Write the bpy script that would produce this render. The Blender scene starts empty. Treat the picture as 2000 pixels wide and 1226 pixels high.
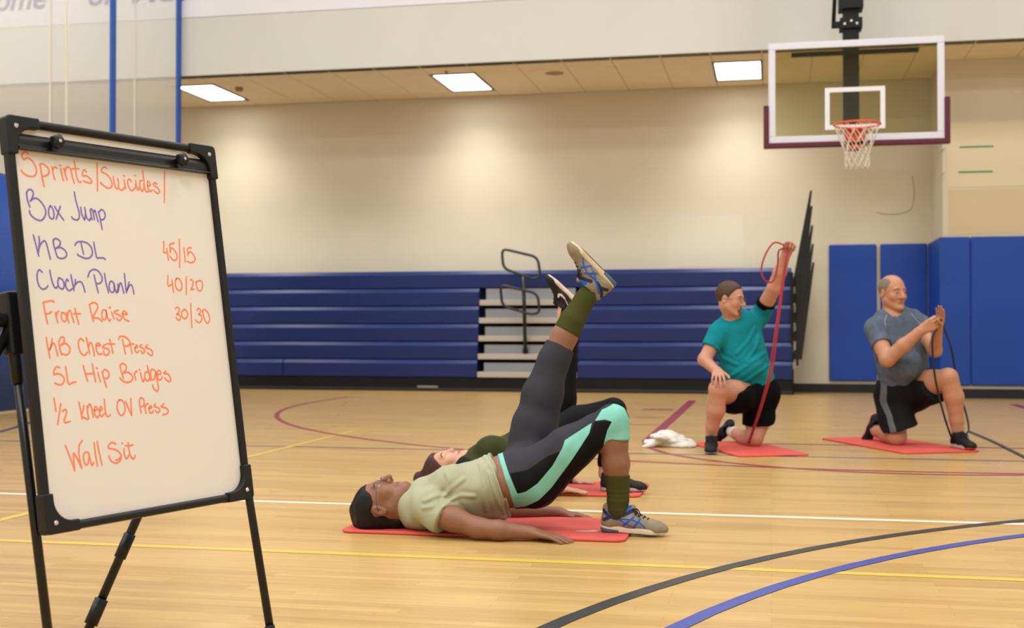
import bpy, math, random
import numpy as np
rng = np.random.default_rng(7); random.seed(7)
scene = bpy.context.scene
COL = scene.collection

# ------------------------------------------------------------------ camera
YAW = math.radians(11.8); PITCH = math.atan(32/2420); FL = 2420.0; CAMH = 0.85
F0 = np.array([-math.sin(YAW), math.cos(YAW), 0.0]); RV = np.array([math.cos(YAW), math.sin(YAW), 0.0]); ZV = np.array([0, 0, 1.0])
FV = F0*math.cos(PITCH)+ZV*math.sin(PITCH); UV = ZV*math.cos(PITCH)-F0*math.sin(PITCH)
C0 = np.array([0, 0, CAMH])
def ray(x, y): return FV+RV*(x-1000)/FL+UV*(613-y)/FL
def P(x, y, D): return C0+ray(x, y)*D                        # world point at depth D
def G(x, y, z=0.0): r = ray(x, y); return C0+r*(z-CAMH)/r[2]  # world point on the floor
def PY(x, y, Y): r = ray(x, y); return C0+r*Y/r[1]            # world point on the plane y=Y
def PX(x, y, X): r = ray(x, y); return C0+r*X/r[0]
cam = bpy.data.cameras.new('camera'); camo = bpy.data.objects.new('camera', cam); COL.objects.link(camo)
camo.location = C0; camo.rotation_euler = (math.pi/2+PITCH, 0, YAW)
cam.lens = FL/2000*36; cam.sensor_width = 36; cam.clip_end = 100; cam.clip_start = .05
cam.dof.use_dof = True; cam.dof.focus_distance = 4.2; cam.dof.aperture_fstop = 4.0
scene.camera = camo
# ------------------------------------------------------------------ world, lights, exposure
scene.view_settings.view_transform = 'Standard'; scene.view_settings.look = 'None'
scene.view_settings.exposure = -0.28; scene.view_settings.gamma = 1; scene.view_settings.use_curve_mapping = False
w = bpy.data.worlds.new('world'); scene.world = w; w.use_nodes = True
w.node_tree.nodes['Background'].inputs[0].default_value = (1.0, .97, .92, 1); w.node_tree.nodes['Background'].inputs[1].default_value = .25
def area(name, loc, sx, sy, power, col, spread=180, rot=(0, 0, 0)):
    l = bpy.data.lights.new(name, 'AREA'); l.shape = 'RECTANGLE'; l.size = sx; l.size_y = sy; l.energy = power; l.color = col
    l.spread = math.radians(spread); o = bpy.data.objects.new(name, l); o.location = loc; o.rotation_euler = rot; COL.objects.link(o); return o
for ix, X in enumerate((-10.2, -4.6, .2, 4.6)):  # overhead gym lamps; unseen leftmost column added as fill to brighten the divider curtain
    for iy, Y in enumerate((-1.5, 4.5, 10.5)):
        area('gym_lamp_and_fill', (X, Y, 8.3), 2.2, 1.6, (340, 225, 215)[iy]*(1.2 if ix == 0 else 1), (.965, .985, 1.0))
# troffers of the low ceiling: light leaves the louvre in a limited cone
LX = [-7.85, -4.13, -.41]
# ------------------------------------------------------------------ helpers
def lin(c):
    if isinstance(c, str):
        c = c.lstrip('#'); c = [int(c[i:i+2], 16)/255 for i in (0, 2, 4)]
    return tuple([(v/12.92 if v <= .04045 else ((v+.055)/1.055)**2.4) for v in c[:3]])+(1,)
MATS = {}
def mat(name, col, rough=.6, spec=.4, var=0, vscale=20, bump=0, bscale=60, masks=(), metal=0, sheen=0, coat=0, sss=0, stretch=None, emit=0):
    if name in MATS: return MATS[name]
    m = bpy.data.materials.new(name); m.use_nodes = True; nt = m.node_tree; b = nt.nodes['Principled BSDF']
    b.inputs['Roughness'].default_value = rough; b.inputs['Specular IOR Level'].default_value = spec; b.inputs['Metallic'].default_value = metal
    if coat: b.inputs['Coat Weight'].default_value = coat; b.inputs['Coat Roughness'].default_value = .15
    if sheen: b.inputs['Sheen Weight'].default_value = sheen; b.inputs['Sheen Roughness'].default_value = .5
    if sss: b.inputs['Subsurface Weight'].default_value = sss; b.inputs['Subsurface Radius'].default_value = (.02, .008, .004); b.inputs['Subsurface Scale'].default_value = .3
    rgb = nt.nodes.new('ShaderNodeRGB'); rgb.outputs[0].default_value = lin(col); out = rgb.outputs[0]
    tc = nt.nodes.new('ShaderNodeTexCoord'); vec = tc.outputs['Object']
    if stretch:
        mp = nt.nodes.new('ShaderNodeMapping'); mp.inputs['Scale'].default_value = stretch; nt.links.new(vec, mp.inputs[0]); vec = mp.outputs[0]
    for at, c in masks:
        a = nt.nodes.new('ShaderNodeAttribute'); a.attribute_name = at
        mr = nt.nodes.new('ShaderNodeMapRange'); mr.inputs[1].default_value = -.0008; mr.inputs[2].default_value = .0008; mr.inputs[3].default_value = 1; mr.inputs[4].default_value = 0
        nt.links.new(a.outputs['Fac'], mr.inputs[0])
        mx = nt.nodes.new('ShaderNodeMix'); mx.data_type = 'RGBA'; nt.links.new(mr.outputs[0], mx.inputs[0]); nt.links.new(out, mx.inputs[6]); mx.inputs[7].default_value = lin(c); out = mx.outputs[2]
    if var:
        n = nt.nodes.new('ShaderNodeTexNoise'); n.inputs['Scale'].default_value = vscale; n.inputs['Detail'].default_value = 5; nt.links.new(vec, n.inputs[0])
        mr = nt.nodes.new('ShaderNodeMapRange'); mr.inputs[1].default_value = .25; mr.inputs[2].default_value = .75; mr.inputs[3].default_value = 1-var; mr.inputs[4].default_value = 1+var
        nt.links.new(n.outputs[0], mr.inputs[0])
        mx = nt.nodes.new('ShaderNodeVectorMath'); mx.operation = 'SCALE'; nt.links.new(out, mx.inputs[0]); nt.links.new(mr.outputs[0], mx.inputs[3]); out = mx.outputs[0]
    nt.links.new(out, b.inputs['Base Color'])
    if emit: nt.links.new(out, b.inputs['Emission Color']); b.inputs['Emission Strength'].default_value = emit
    if bump:
        n = nt.nodes.new('ShaderNodeTexNoise'); n.inputs['Scale'].default_value = bscale; n.inputs['Detail'].default_value = 4; nt.links.new(vec, n.inputs[0])
        bp = nt.nodes.new('ShaderNodeBump'); bp.inputs['Strength'].default_value = bump; bp.inputs['Distance'].default_value = .01; nt.links.new(n.outputs[0], bp.inputs['Height']); nt.links.new(bp.outputs[0], b.inputs['Normal'])
    MATS[name] = m; return m
def wloc(o):
    v = np.zeros(3)
    while o is not None: v = v+np.array(o.location); o = o.parent
    return v
def mk(name, V, Fs, m=None, parent=None, smooth=False, attrs=None, **tags):
    V = np.asarray(V, float)
    if parent is not None: V = V-wloc(parent)
    me = bpy.data.meshes.new(name)
    if isinstance(Fs, np.ndarray) and Fs.ndim == 2:
        n = len(Fs); k = Fs.shape[1]; me.vertices.add(len(V)); me.vertices.foreach_set('co', V.astype(np.float32).ravel())
        me.loops.add(n*k); me.loops.foreach_set('vertex_index', Fs.astype(np.int32).ravel())
        me.polygons.add(n); me.polygons.foreach_set('loop_start', np.arange(0, n*k, k, dtype=np.int32))
        me.update(calc_edges=True)
    else:
        me.from_pydata([tuple(v) for v in V], [], [tuple(f) for f in Fs]); me.update()
    if m: me.materials.append(m)
    if smooth: me.polygons.foreach_set('use_smooth', np.ones(len(me.polygons), bool))
    if attrs:
        for k, a in attrs.items():
            at = me.attributes.new(k, 'FLOAT', 'POINT'); at.data.foreach_set('value', np.asarray(a, np.float32))
    o = bpy.data.objects.new(name, me); COL.objects.link(o)
    if parent is not None: o.parent = parent
    for k, v in tags.items(): o[k] = v
    return o
def thing(name, label, cat, loc=(0, 0, 0), group=None):
    o = bpy.data.objects.new(name, None); COL.objects.link(o); o.location = tuple(float(v) for v in loc); o.empty_display_size = .1
    o['label'] = label; o['category'] = cat
    if group: o['group'] = group
    return o
BF = [(0, 3, 2, 1), (4, 5, 6, 7), (0, 1, 5, 4), (1, 2, 6, 5), (2, 3, 7, 6), (3, 0, 4, 7)]
def obox(O, ex, ey, ez):
    O = np.array(O, float); ex, ey, ez = map(np.array, (ex, ey, ez))
    return [O+a*ex+b*ey+c*ez for c in (0, 1) for a, b in ((0, 0), (1, 0), (1, 1), (0, 1))]
def box(name, lo, hi, m, parent=None, bevel=0, **t):
    lo = np.array(lo, float); hi = np.array(hi, float); d = hi-lo
    o = mk(name, obox(lo, (d[0], 0, 0), (0, d[1], 0), (0, 0, d[2])), BF, m, parent, **t)
    if bevel: bev(o, bevel)
    return o
def bev(o, wd, seg=3):
    b = o.modifiers.new('bevel', 'BEVEL'); b.width = wd; b.segments = seg; b.limit_method = 'ANGLE'
    o.data.polygons.foreach_set('use_smooth', np.ones(len(o.data.polygons), bool))
    wn = o.modifiers.new('wn', 'WEIGHTED_NORMAL'); wn.keep_sharp = True
def nrm(v): v = np.array(v, float); return v/np.linalg.norm(v)
def cr(pts, n=6, closed=False):
    p = np.array(pts, float)
    if len(p) < 3 and not closed: return np.array([p[0]+(p[-1]-p[0])*t for t in np.linspace(0, 1, n)])
    if closed: q = np.vstack([p[-1], p, p[0], p[1]])
    else: q = np.vstack([2*p[0]-p[1], p, 2*p[-1]-p[-2]])
    out = []
    for i in range(1, len(q)-2):
        a, b, c, d = q[i-1:i+3]
        for t in np.arange(n)/n: out.append(.5*((2*b)+(c-a)*t+(2*a-5*b+4*c-d)*t*t+(3*b-a-3*c+d)*t**3))
    if not closed: out.append(p[-1])
    return np.array(out)
def tube_vf(pts, r, seg=8, closed=False, flat=None):
    p = np.array(pts, float); n = len(p); r = np.full(n, r) if np.isscalar(r) else np.array(r)
    V = []; F = []; up = None
    for i in range(n):
        t = (p[(i+1) % n]-p[i-1]) if closed else (p[min(i+1, n-1)]-p[max(i-1, 0)])
        t = nrm(t)
        if up is None:
            up = np.cross(t, [0, 0, 1.0]); up = nrm(up) if np.linalg.norm(up) > .05 else nrm(np.cross(t, [1.0, 0, 0]))
        if flat is not None: up = nrm(np.array(flat[0])-t*(np.array(flat[0])@t))
        else: up = nrm(up-t*(up@t))
        s = np.cross(t, up); fl = 1 if flat is None else flat[1]
        for k in range(seg):
            a = 2*math.pi*k/seg; V.append(p[i]+r[i]*(fl*math.cos(a)*up+math.sin(a)*s))
    m = n if closed else n-1
    for i in range(m):
        for k in range(seg):
            a = i*seg+k; b = i*seg+(k+1) % seg; c = ((i+1) % n)*seg+(k+1) % seg; d = ((i+1) % n)*seg+k
            F.append((a, b, c, d))
    if not closed: F.append(tuple(range(seg-1, -1, -1))); F.append(tuple((n-1)*seg+k for k in range(seg)))
    return V, F
def tube(name, pts, r, m, parent=None, closed=False, seg=8, flat=None, **t):
    V, F = tube_vf(pts, r, seg, closed, flat); return mk(name, V, F, m, parent, smooth=True, **t)
def join(lst):
    V = []; F = []
    for v, f in lst:
        n = len(V); V += list(v); F += [tuple(i+n for i in q) for q in f]
    return V, F
def prism(name, poly, O, ex, ey, en, th, m, parent=None, bevel=0, **t):
    n = len(poly); V = [O+ex*a+ey*b for a, b in poly]+[O+ex*a+ey*b+en*th for a, b in poly]
    F = [tuple(range(n-1, -1, -1)), tuple(range(n, 2*n))]+[(i, (i+1) % n, n+(i+1) % n, n+i) for i in range(n)]
    o = mk(name, V, F, m, parent, **t)
    if bevel: bev(o, bevel)
    return o
def disc_vf(c, n, r, h, seg=20, r2=None):
    n = nrm(n); a = np.cross(n, [0, 0, 1.0]); a = nrm(a) if np.linalg.norm(a) > .1 else np.array([1.0, 0, 0]); b = np.cross(n, a); r2 = r if r2 is None else r2
    V = [c+r*(math.cos(t)*a+math.sin(t)*b) for t in np.arange(seg)*2*math.pi/seg]+[c+n*h+r2*(math.cos(t)*a+math.sin(t)*b) for t in np.arange(seg)*2*math.pi/seg]
    return V, [tuple(range(seg-1, -1, -1)), tuple(range(seg, 2*seg))]+[(i, (i+1) % seg, seg+(i+1) % seg, seg+i) for i in range(seg)]
def rrect(w, h, r, n=5):
    out = []
    for cx, cy, a0 in ((w-r, r, -90), (w-r, h-r, 0), (r, h-r, 90), (r, r, 180)):
        for k in range(n+1):
            a = math.radians(a0+90*k/n); out.append((cx+r*math.cos(a), cy+r*math.sin(a)))
    return out

# ------------------------------------------------------------------ room
YB = 17.5; YU = 15.3; YR = 16.35; XR = 2.12; ZC = 4.255; ZT = 8.6; XL = -12.0; XE = 9.0; YF = -6.0
wallm = mat('wall_cream', '#d2c9b6', .85, .2, .03, 1.5)
wallu = mat('wall_upper_paint', '#d0d1cc', .85, .2, .02, 1.2)
side_m = mat('wall_side_paint', '#d8d6cc', .9, .2)
ceilm = mat('ceiling_paint', '#d8d4c8', .9, .2)
# floor with maple strips running along x
fm = bpy.data.materials.new('maple_floor'); fm.use_nodes = True; nt = fm.node_tree; bs = nt.nodes['Principled BSDF']; L = nt.links.new
tc = nt.nodes.new('ShaderNodeTexCoord'); br = nt.nodes.new('ShaderNodeTexBrick'); L(tc.outputs['Object'], br.inputs[0])
br.inputs['Scale'].default_value = 1; br.inputs['Brick Width'].default_value = .85; br.inputs['Row Height'].default_value = .057; br.inputs['Mortar Size'].default_value = .0007
br.inputs['Mortar Smooth'].default_value = .3; br.offset = .37; br.offset_frequency = 2; br.squash = 1.3; br.squash_frequency = 3
br.inputs['Color1'].default_value = lin('#c8a467'); br.inputs['Color2'].default_value = lin('#b69055'); br.inputs['Mortar'].default_value = lin('#937240'); br.inputs['Bias'].default_value = -.25
mp = nt.nodes.new('ShaderNodeMapping'); mp.inputs['Scale'].default_value = (1.2, 26, 1); L(tc.outputs['Object'], mp.inputs[0])
n1 = nt.nodes.new('ShaderNodeTexNoise'); n1.inputs['Scale'].default_value = 1.6; n1.inputs['Detail'].default_value = 6; n1.inputs['Roughness'].default_value = .65; L(mp.outputs[0], n1.inputs[0])
mr = nt.nodes.new('ShaderNodeMapRange'); mr.inputs[1].default_value = .3; mr.inputs[2].default_value = .72; mr.inputs[3].default_value = 1.07; mr.inputs[4].default_value = .80; L(n1.outputs[0], mr.inputs[0])
sc = nt.nodes.new('ShaderNodeVectorMath'); sc.operation = 'SCALE'; L(br.outputs[0], sc.inputs[0]); L(mr.outputs[0], sc.inputs[3]); L(sc.outputs[0], bs.inputs['Base Color'])
bs.inputs['Roughness'].default_value = .3; bs.inputs['Specular IOR Level'].default_value = .5
n2 = nt.nodes.new('ShaderNodeTexNoise'); n2.inputs['Scale'].default_value = 3; L(tc.outputs['Object'], n2.inputs[0])
mr2 = nt.nodes.new('ShaderNodeMapRange'); mr2.inputs[3].default_value = .24; mr2.inputs[4].default_value = .36; L(n2.outputs[0], mr2.inputs[0]); L(mr2.outputs[0], bs.inputs['Roughness'])
floor = box('floor', (XL, YF, -.05), (XE, YB+.1, 0), fm, kind='structure')
back = box('wall_back', (XL, YB, 0), (XR, YB+.2, ZC), wallm, kind='structure')
box('wall_alcove', (XR, YR, 0), (XE, YB+.2, ZC), wallm, kind='structure')
box('wall_upper', (XL, YU, ZC), (XE, YU+.2, ZT), wallu, kind='structure')
box('wall_left', (XL-.2, YF, 0), (XL, YB, ZT), side_m, kind='structure')
box('wall_right', (XE, YF, 0), (XE+.2, YB, ZT), side_m, kind='structure')
box('wall_front', (XL, YF-.2, 0), (XE, YF, ZT), side_m, kind='structure')
box('ceiling', (XL, YF, ZT), (XE, YU+.2, ZT+.2), ceilm, kind='structure')
bbm = mat('baseboard_rubber', '#15171f', .5)
box('baseboard_back', (XL, YB-.02, 0), (XR, YB, .12), bbm, kind='structure')
box('baseboard_right', (XR, YR-.02, 0), (XE, YR, .12), bbm, kind='structure')
box('baseboard_side', (XR-.02, YR-.02, 0), (XR, YB-.02, .12), bbm, kind='structure')
# suspended ceiling of the recess
lowc = box('ceiling_recess', (XL, YU+.2, ZC+.03), (XE, YB+.2, ZC+.15), mat('ceiling_backing', '#7d715c', .9), kind='structure')
tilem = mat('ceiling_tile', '#f1e5ca', .95, .1, .03, 6, .1, 150)
gridm = mat('ceiling_grid', '#cdbd97', .7)
ty = [YU+.02, 15.89, 17.09, YB]
tx = [-.72+.62*k for k in range(-18, 16)]
tile_me = {}
for j in range(3):
    for x in tx:
        if x+.62 > XE or x < XL: continue
        if j == 1 and any(abs(x+.31-l) < .31 for l in LX): continue
        y0, y1 = ty[j]+.008, ty[j+1]-.008
        if j not in tile_me:
            t = box('ceiling_tile', (x+.008, y0, ZC), (x+.612, y1, ZC+.02), tilem, lowc); tile_me[j] = (t.data, x)
        else:
            t = bpy.data.objects.new('ceiling_tile', tile_me[j][0]); COL.objects.link(t); t.parent = lowc; t.location = (x-tile_me[j][1], 0, 0)
V, F = join([(obox((x-.008, YU+.02, ZC+.004), (.016, 0, 0), (0, YB-YU-.02, 0), (0, 0, .02)), BF) for x in tx if XL < x < XE]+
            [(obox((XL, y-.008, ZC+.003), (XE-XL, 0, 0), (0, .016, 0), (0, 0, .02)), BF) for y in ty[1:3]])
mk('ceiling_grid', V, F, gridm, lowc)
# troffers
lampm = mat('lamp_diffuser', '#ffffff', .5, emit=7)
framem = mat('troffer_frame', '#4d4a3f', .5)
pos = ['leftmost, cut by the curtain edge', 'above the middle of the bleachers', 'just left of the basketball backboard']
louv = mat('lamp_louvre', '#e9e9e6', .4)
for i, x in enumerate(LX):
    t = thing('ceiling_light', 'recessed rectangular ceiling light, '+pos[i], 'light', (x, 16.49, ZC), 'recessed lights of the low ceiling')
    x0, x1, y0, y1 = x-.3, x+.3, 15.9, 17.08
    parts = [(obox((x0-.012, y0-.012, ZC-.012), (x1-x0+.024, 0, 0), (0, .025, 0), (0, 0, .03)), BF), (obox((x0-.012, y1-.013, ZC-.012), (x1-x0+.024, 0, 0), (0, .025, 0), (0, 0, .03)), BF),
             (obox((x0-.012, y0, ZC-.012), (.025, 0, 0), (0, y1-y0, 0), (0, 0, .03)), BF), (obox((x1-.013, y0, ZC-.012), (.025, 0, 0), (0, y1-y0, 0), (0, 0, .03)), BF)]
    mk('light_frame', *join(parts), framem, t)
    box('diffuser', (x0+.01, y0+.01, ZC+.006), (x1-.01, y1-.01, ZC+.02), lampm, t)
    area('troffer_light', (x, 16.49, ZC-.02), .56, 1.12, 31, (1, .965, .90), 112)
def ceil_thing(nm, lab, cat, px, py, r, h, col):
    c = C0+ray(px, py)*((ZC-CAMH)/ray(px, py)[2]); o = mk(nm, *disc_vf(c, (0, 0, -1), r, h, 20, r*.75), mat('ceil_'+nm, col, .6)); o['label'] = lab; o['category'] = cat
    return o
ceil_thing('smoke_detector', 'small round smoke detector on the low ceiling right of the left light', 'detector', 467, 171, .06, .05, '#8d7b58')
ceil_thing('ceiling_speaker', 'flat round speaker grille in the middle of the low ceiling', 'speaker', 1083, 143, .13, .008, '#a08c66')
ceil_thing('sprinkler_head', 'tiny sprinkler head above the middle ceiling light', 'sprinkler', 872, 139, .022, .035, '#8d7b58')
# paint patches and tape on the walls
def wpatch(name, x0, y0, x1, y1, Y, m, parent, th=.004):
    a = PY(x0, y1, Y); b = PY(x1, y0, Y); return box(name, (a[0], Y-th, a[2]), (b[0], Y, b[2]), m, parent)
wpatch('paint_patch', 1305, 420, 1450, 522, YB, mat('patch_pale', '#d4cdbc', .85), back, .0012)
alc = bpy.data.objects['wall_alcove']
wpatch('paint_patch', 1850, 233, 2060, 366, YR, mat('patch_light', '#dbcdb1', .85), alc)
wpatch('paint_patch', 1853, 366, 2060, 458, YR, mat('patch_tan', '#cfbd9d', .85), alc, .003)
green = mat('green_tape', '#3f8a5a', .6)
for k, (x0, y0, x1, y1) in enumerate(((1874, 284, 1940, 289), (1872, 333, 1939, 338))):
    a = PY(x0, y1, YR-.004); b = PY(x1, y0, YR-.004)
    o = box('tape_strip', (a[0], YR-.007, a[2]), (b[0], YR-.004, b[2]), green)
    o['label'] = ('upper' if k == 0 else 'lower')+' long green tape strip on the right wall above the pads'; o['category'] = 'tape'; o['group'] = 'green tape strips'
for k, (x0, y0, x1, y1) in enumerate(((1838, 290, 1845, 296), (1838, 337, 1845, 343))):
    a = PX(x0, y1, XR-.004); b = PX(x1, y0, XR-.004)
    o = box('tape_strip', (XR-.006, min(a[1], b[1]), a[2]), (XR, max(a[1], b[1])+.02, b[2]), green)
    o['label'] = ('upper' if k == 0 else 'lower')+' short green tape piece on the narrow wall return'; o['category'] = 'tape'; o['group'] = 'green tape strips'
tube('wall_trace', cr([PY(x, y, YB-.004) for x, y in ((1782, 345), (1785, 380), (1780, 405), (1765, 415), (1735, 418), (1712, 414))], 6), .007, mat('trace', '#c3b391', .8), back)
# wall pads
padm = mat('pad_vinyl', '#0d41a0', .45, .4, .05, 2)
wood = mat('pad_backing', '#1a1c22', .7)
def pad(x0, x1, Y, lab, side=None):
    if side is None: lo, hi = (x0, Y-.05, .16), (x1, Y, 2.02)
    else: lo, hi = (XR-.05, x0, .16), (XR, x1, 2.02)
    t = thing('wall_pad', lab, 'wall pad', ((lo[0]+hi[0])/2, (lo[1]+hi[1])/2, .16), 'blue wall pads')
    d = np.array([.012, 0, .012]) if side is None else np.array([0, .012, .012])
    if side is None: box('backing_board', (lo[0]+.01, Y-.012, lo[2]+.01), (hi[0]-.01, Y, hi[2]-.01), wood, t); hi2 = (hi[0], Y-.012, hi[2]); box('cushion', lo, hi2, padm, t, .018)
    else: box('backing_board', (XR-.012, lo[1]+.01, lo[2]+.01), (XR, hi[1]-.01, hi[2]-.01), wood, t); box('cushion', lo, (XR-.012, hi[1], hi[2]), padm, t, .018)
xa = PY(1619, 600, YB)[0]; xb = PY(1712, 600, YB)[0]; xc = PY(1719, 600, YB)[0]
pad(xa, xb, YB, 'blue wall pad left of the gap, nearest the bleachers')
pad(xc, XR-.055, YB, 'blue wall pad behind the kneeling man in grey, up to the inner corner')
pad(YR-.045, YB-.055, YR, 'narrow blue wall pad on the wall return facing left', side=1)
x = XR-.05; xd = PY(1895, 600, YR)[0]
pad(x, xd-.002, YR, 'narrow blue wall pad on the outer corner, right of the kneeling man')
for k, lab in enumerate(('wide blue wall pad at the right edge of the picture', 'blue wall pad beyond the right edge, next to the wide one')):
    pad(xd+.002+k*.82, xd+.818+k*.82, YR, lab)

# ------------------------------------------------------------------ court lines (parts of the floor)
LZ = [0.0006]
def line(pts, wd, col, name='court_line'):
    p = np.array([(q[0], q[1]) for q in pts]); n = len(p); V = []; z = LZ[0]; LZ[0] += .00012
    for i in range(n):
        t = nrm(p[min(i+1, n-1)]-p[max(i-1, 0)]); s = np.array([-t[1], t[0]])*wd/2
        V += [(*(p[i]+s), z), (*(p[i]-s), z)]
    F = [(2*i, 2*i+1, 2*i+3, 2*i+2) for i in range(n-1)]
    return mk(name, V, F, mat('line_'+col, {'yellow': '#cdb34a', 'white': '#e6e0d0', 'maroon': '#8e2f45', 'navy': '#4b4d66', 'black': '#2a2d33', 'blue': '#36479a'}[col], .35, .5), floor)
def arc(cx, cy, r, a0, a1, n=64): return [(cx+r*math.cos(math.radians(a)), cy+r*math.sin(math.radians(a))) for a in np.linspace(a0, a1, n)]
line([(XL, 8.52), (XE, 8.60)], .05, 'navy')
line([(XL, 5.79), (XE, 5.79)], .05, 'white')
line([(XL, 4.50), (XE, 4.50)], .05, 'yellow')
line([(-3.46, 10.05), (XE, 10.05)], .05, 'yellow')
line([(-3.36, 2.5), (-3.385, 5.2), (-3.44, 7.84), (-3.46, 10.07)], .05, 'yellow')
line([(-5.3, 15.16), (-5.3, 14.0)]+arc(.9, 14.0, 6.2, 180, 360)+[(7.1, 14.0), (7.1, 15.16)], .05, 'maroon')
line(arc(.9, 9.5, 1.83, 180, 360), .05, 'maroon')
line([(-.93, 15.16), (-.93, 9.5), (2.73, 9.5), (2.73, 15.16)], .10, 'maroon')
for y0, wd in ((13.35, .2), (12.15, .05), (11.2, .05)): line([(-1.35 if wd > .1 else -1.3, y0), (-1.02, y0)], wd*.8, 'maroon')
def circ3(pts):
    p = np.array([(q[0], q[1]) for q in pts]); A = np.c_[2*p, np.ones(len(p))]; s = np.linalg.lstsq(A, (p**2).sum(1), rcond=None)[0]
    return s[0], s[1], math.sqrt(s[2]+s[0]**2+s[1]**2)
for pts, col in (([(-.63047, 3.49728), (-.51459, 3.8179), (-.34654, 4.1680), (-.01276, 4.7213), (.50866, 5.3986), (1.10358, 5.8920)], 'black'),
                 ([(-.26813, 3.57298), (-.0115, 4.15459), (.35478, 4.72528), (.6784, 5.14555), (1.0236, 5.46666)], 'blue')):
    cx, cy, r = circ3(pts); print('circle', col, cx, cy, r)
    line(arc(cx, cy, r, 0, 360, 120), .055, col)
line([tuple(G(x, y)[:2]) for x, y in ((-40, 852), (0, 843), (30, 835), (62, 824), (100, 812))], .06, 'navy')

# ------------------------------------------------------------------ bleachers
bx0 = -9.5; bxa = PY(931, 650, 16.75)[0]; bxb = PY(1128, 650, 16.75)[0]; bx1 = PY(1547, 650, 16.75)[0]
ble = thing('bleachers', 'long stowed blue bleachers with grey aisle steps and black base', 'bleachers', ((bxa+bxb)/2, 17.1, 0))
blue = mat('bleacher_blue', '#182a66', .45, .35, .06, 3); gry = mat('aisle_step_grey', '#8d9097', .5); nos = mat('aisle_nosing', '#b3aea4', .5)
blk = mat('bleacher_black', '#0e0e11', .55, .25); dk = mat('bleacher_inside', '#0c0c10', .8); bevsteel = mat('bracket_grey', '#8f8577', .5)
prof = [(.014, 0), (-.0, .185), (.006, .196), (.045, .238), (.30, .238), (.30, 0)]   # (depth, height) of one seat row
def row(name, x0, x1, k, m):
    y = 16.75+.035*k; z = .2+.25*k
    V = [(x, y+a, z+b) for x in (x0, x1) for a, b in prof]; n = len(prof)
    F = [tuple(range(n)), tuple(range(2*n-1, n-1, -1))]+[(i, n+i, n+(i+1) % n, (i+1) % n) for i in range(n)]
    o = mk(name, V, F, m, ble); bev(o, .004, 2); return o
for k in range(6):
    segs = [(bx0, bxa), (bxb, bx1)] if k < 5 else [(bx0, bx1)]
    if k == 0:
        j = PY(552, 720, 16.75)[0]; j2 = PY(1405, 720, 16.75)[0]; segs = [(bx0, j-.006), (j+.006, bxa), (bxb, j2-.006), (j2+.006, bx1)]
    for a, b in segs: row('seat_row', a, b, k, blue)
    for a, b in ([(bx0, bxa), (bxb, bx1)]): box('gap_filler', (a+.01, 16.83+.035*k, .2+.25*k-.04), (b-.01, 17.3, .2+.25*k+.2), dk, ble)
for k in range(5):
    y = 16.75+.035*k; z = .2+.25*k
    box('aisle_nosing', (bxa+.012, y-.02, z), (bxb-.012, y+.25, z+.075), nos, ble, .004)
    box('aisle_riser', (bxa+.09, y+.06, z+.075), (bxb-.06, y+.10, z+(.2 if k < 4 else .235)), gry, ble)
box('aisle_back', (bxa, 17.06, .15), (bxb, 17.2, 1.45), dk, ble)
box('base_skirt', (bx0, 16.77, .0), (bx1, 17.35, .19), blk, ble)
box('base_strip', (bx0, 16.755, .015), (bx1, 16.77, .05), mat('strip', '#2c2c30', .5), ble)
box('base_latch', (PY(815, 757, 16.75)[0], 16.745, .05), (PY(855, 757, 16.75)[0], 16.77, .075), mat('latch', '#8f8c84', .4), ble)
box('end_panel', (bx1-.02, 16.8, .0), (bx1+.02, 17.4, 1.62), dk, ble)
for k in range(5): box('seat_end_bracket', (bx1+.005, 16.77+.035*k, .34+.25*k), (bx1+.05, 16.83+.035*k, .43+.25*k), bevsteel, ble, .004)
# stowed end rails leaning out to the right
rails = thing('bleacher_end_rails', 'fan of five black stowed guard rails leaning at the right end of the bleachers', 'guard rail', PY(1555, 700, 16.9))
for k, yt in enumerate((372, 402, 440, 476, 512)):
    top = PY(1583.5+1.2*k, yt, 16.95-.02*k); bot = PY(1553+.9*k, yt+190 if k else yt+200, 16.95-.02*k); d = nrm(top-bot); s = np.array([.058, 0, 0])
    o = mk('rail_slat', obox(bot-s, s*2.1, (0, .035, 0), top-bot), BF, mat('rail_black', '#0d0d10', .5), rails)
    o.data.vertices.foreach_set('co', (np.array([q for q in (obox(bot-s, s*2.1, (0, .03, 0), (0, 0, 0))[:4]+[top-s*.18+v for v in ((0, 0, 0), s*.5, s*.5+np.array([0, .03, 0]), (0, .03, 0))])])-wloc(rails)).astype(np.float32).ravel()); o.data.update()
box('rail_pivot_post', (bx1+.055, 16.9, .38), (bx1+.085, 16.96, 1.45), mat('rail_black', '#0d0d10', .5), rails)
# aisle hand rail
hr = thing('handrail', 'black tubular handrail with two rounded loops at the bleacher aisle', 'handrail', PY(1025, 700, 16.6))
hm = mat('handrail_black', '#1b1c1b', .35, .5)
def loop(pts, Y, r=.02):
    p = [PY(x, y, Y) for x, y in pts]; out = []
    n = len(p)
    for i in range(n):
        a, b, c = p[i-1], p[i], p[(i+1) % n]; u = nrm(a-b); v = nrm(c-b); rr = min(.09, np.linalg.norm(a-b)*.45, np.linalg.norm(c-b)*.45)
        for t in np.linspace(0, 1, 6): out.append((1-t)**2*(b+u*rr)+2*t*(1-t)*b+t*t*(b+v*rr))
    return out
tube('rail_loop', loop([(980, 485), (1050, 502), (1056, 540), (1042, 545), (983, 524)], 16.6), .019, hm, hr, True, 10)
tube('rail_loop', loop([(977, 556), (1050, 573), (1054, 610), (1038, 614), (981, 597)], 16.5), .019, hm, hr, True, 10)
tube('rail_post', [PY(1022, 540, 16.58), PY(1024, 600, 16.56), PY(1026, 690, 16.80)], .026, hm, hr, False, 10)
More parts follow.
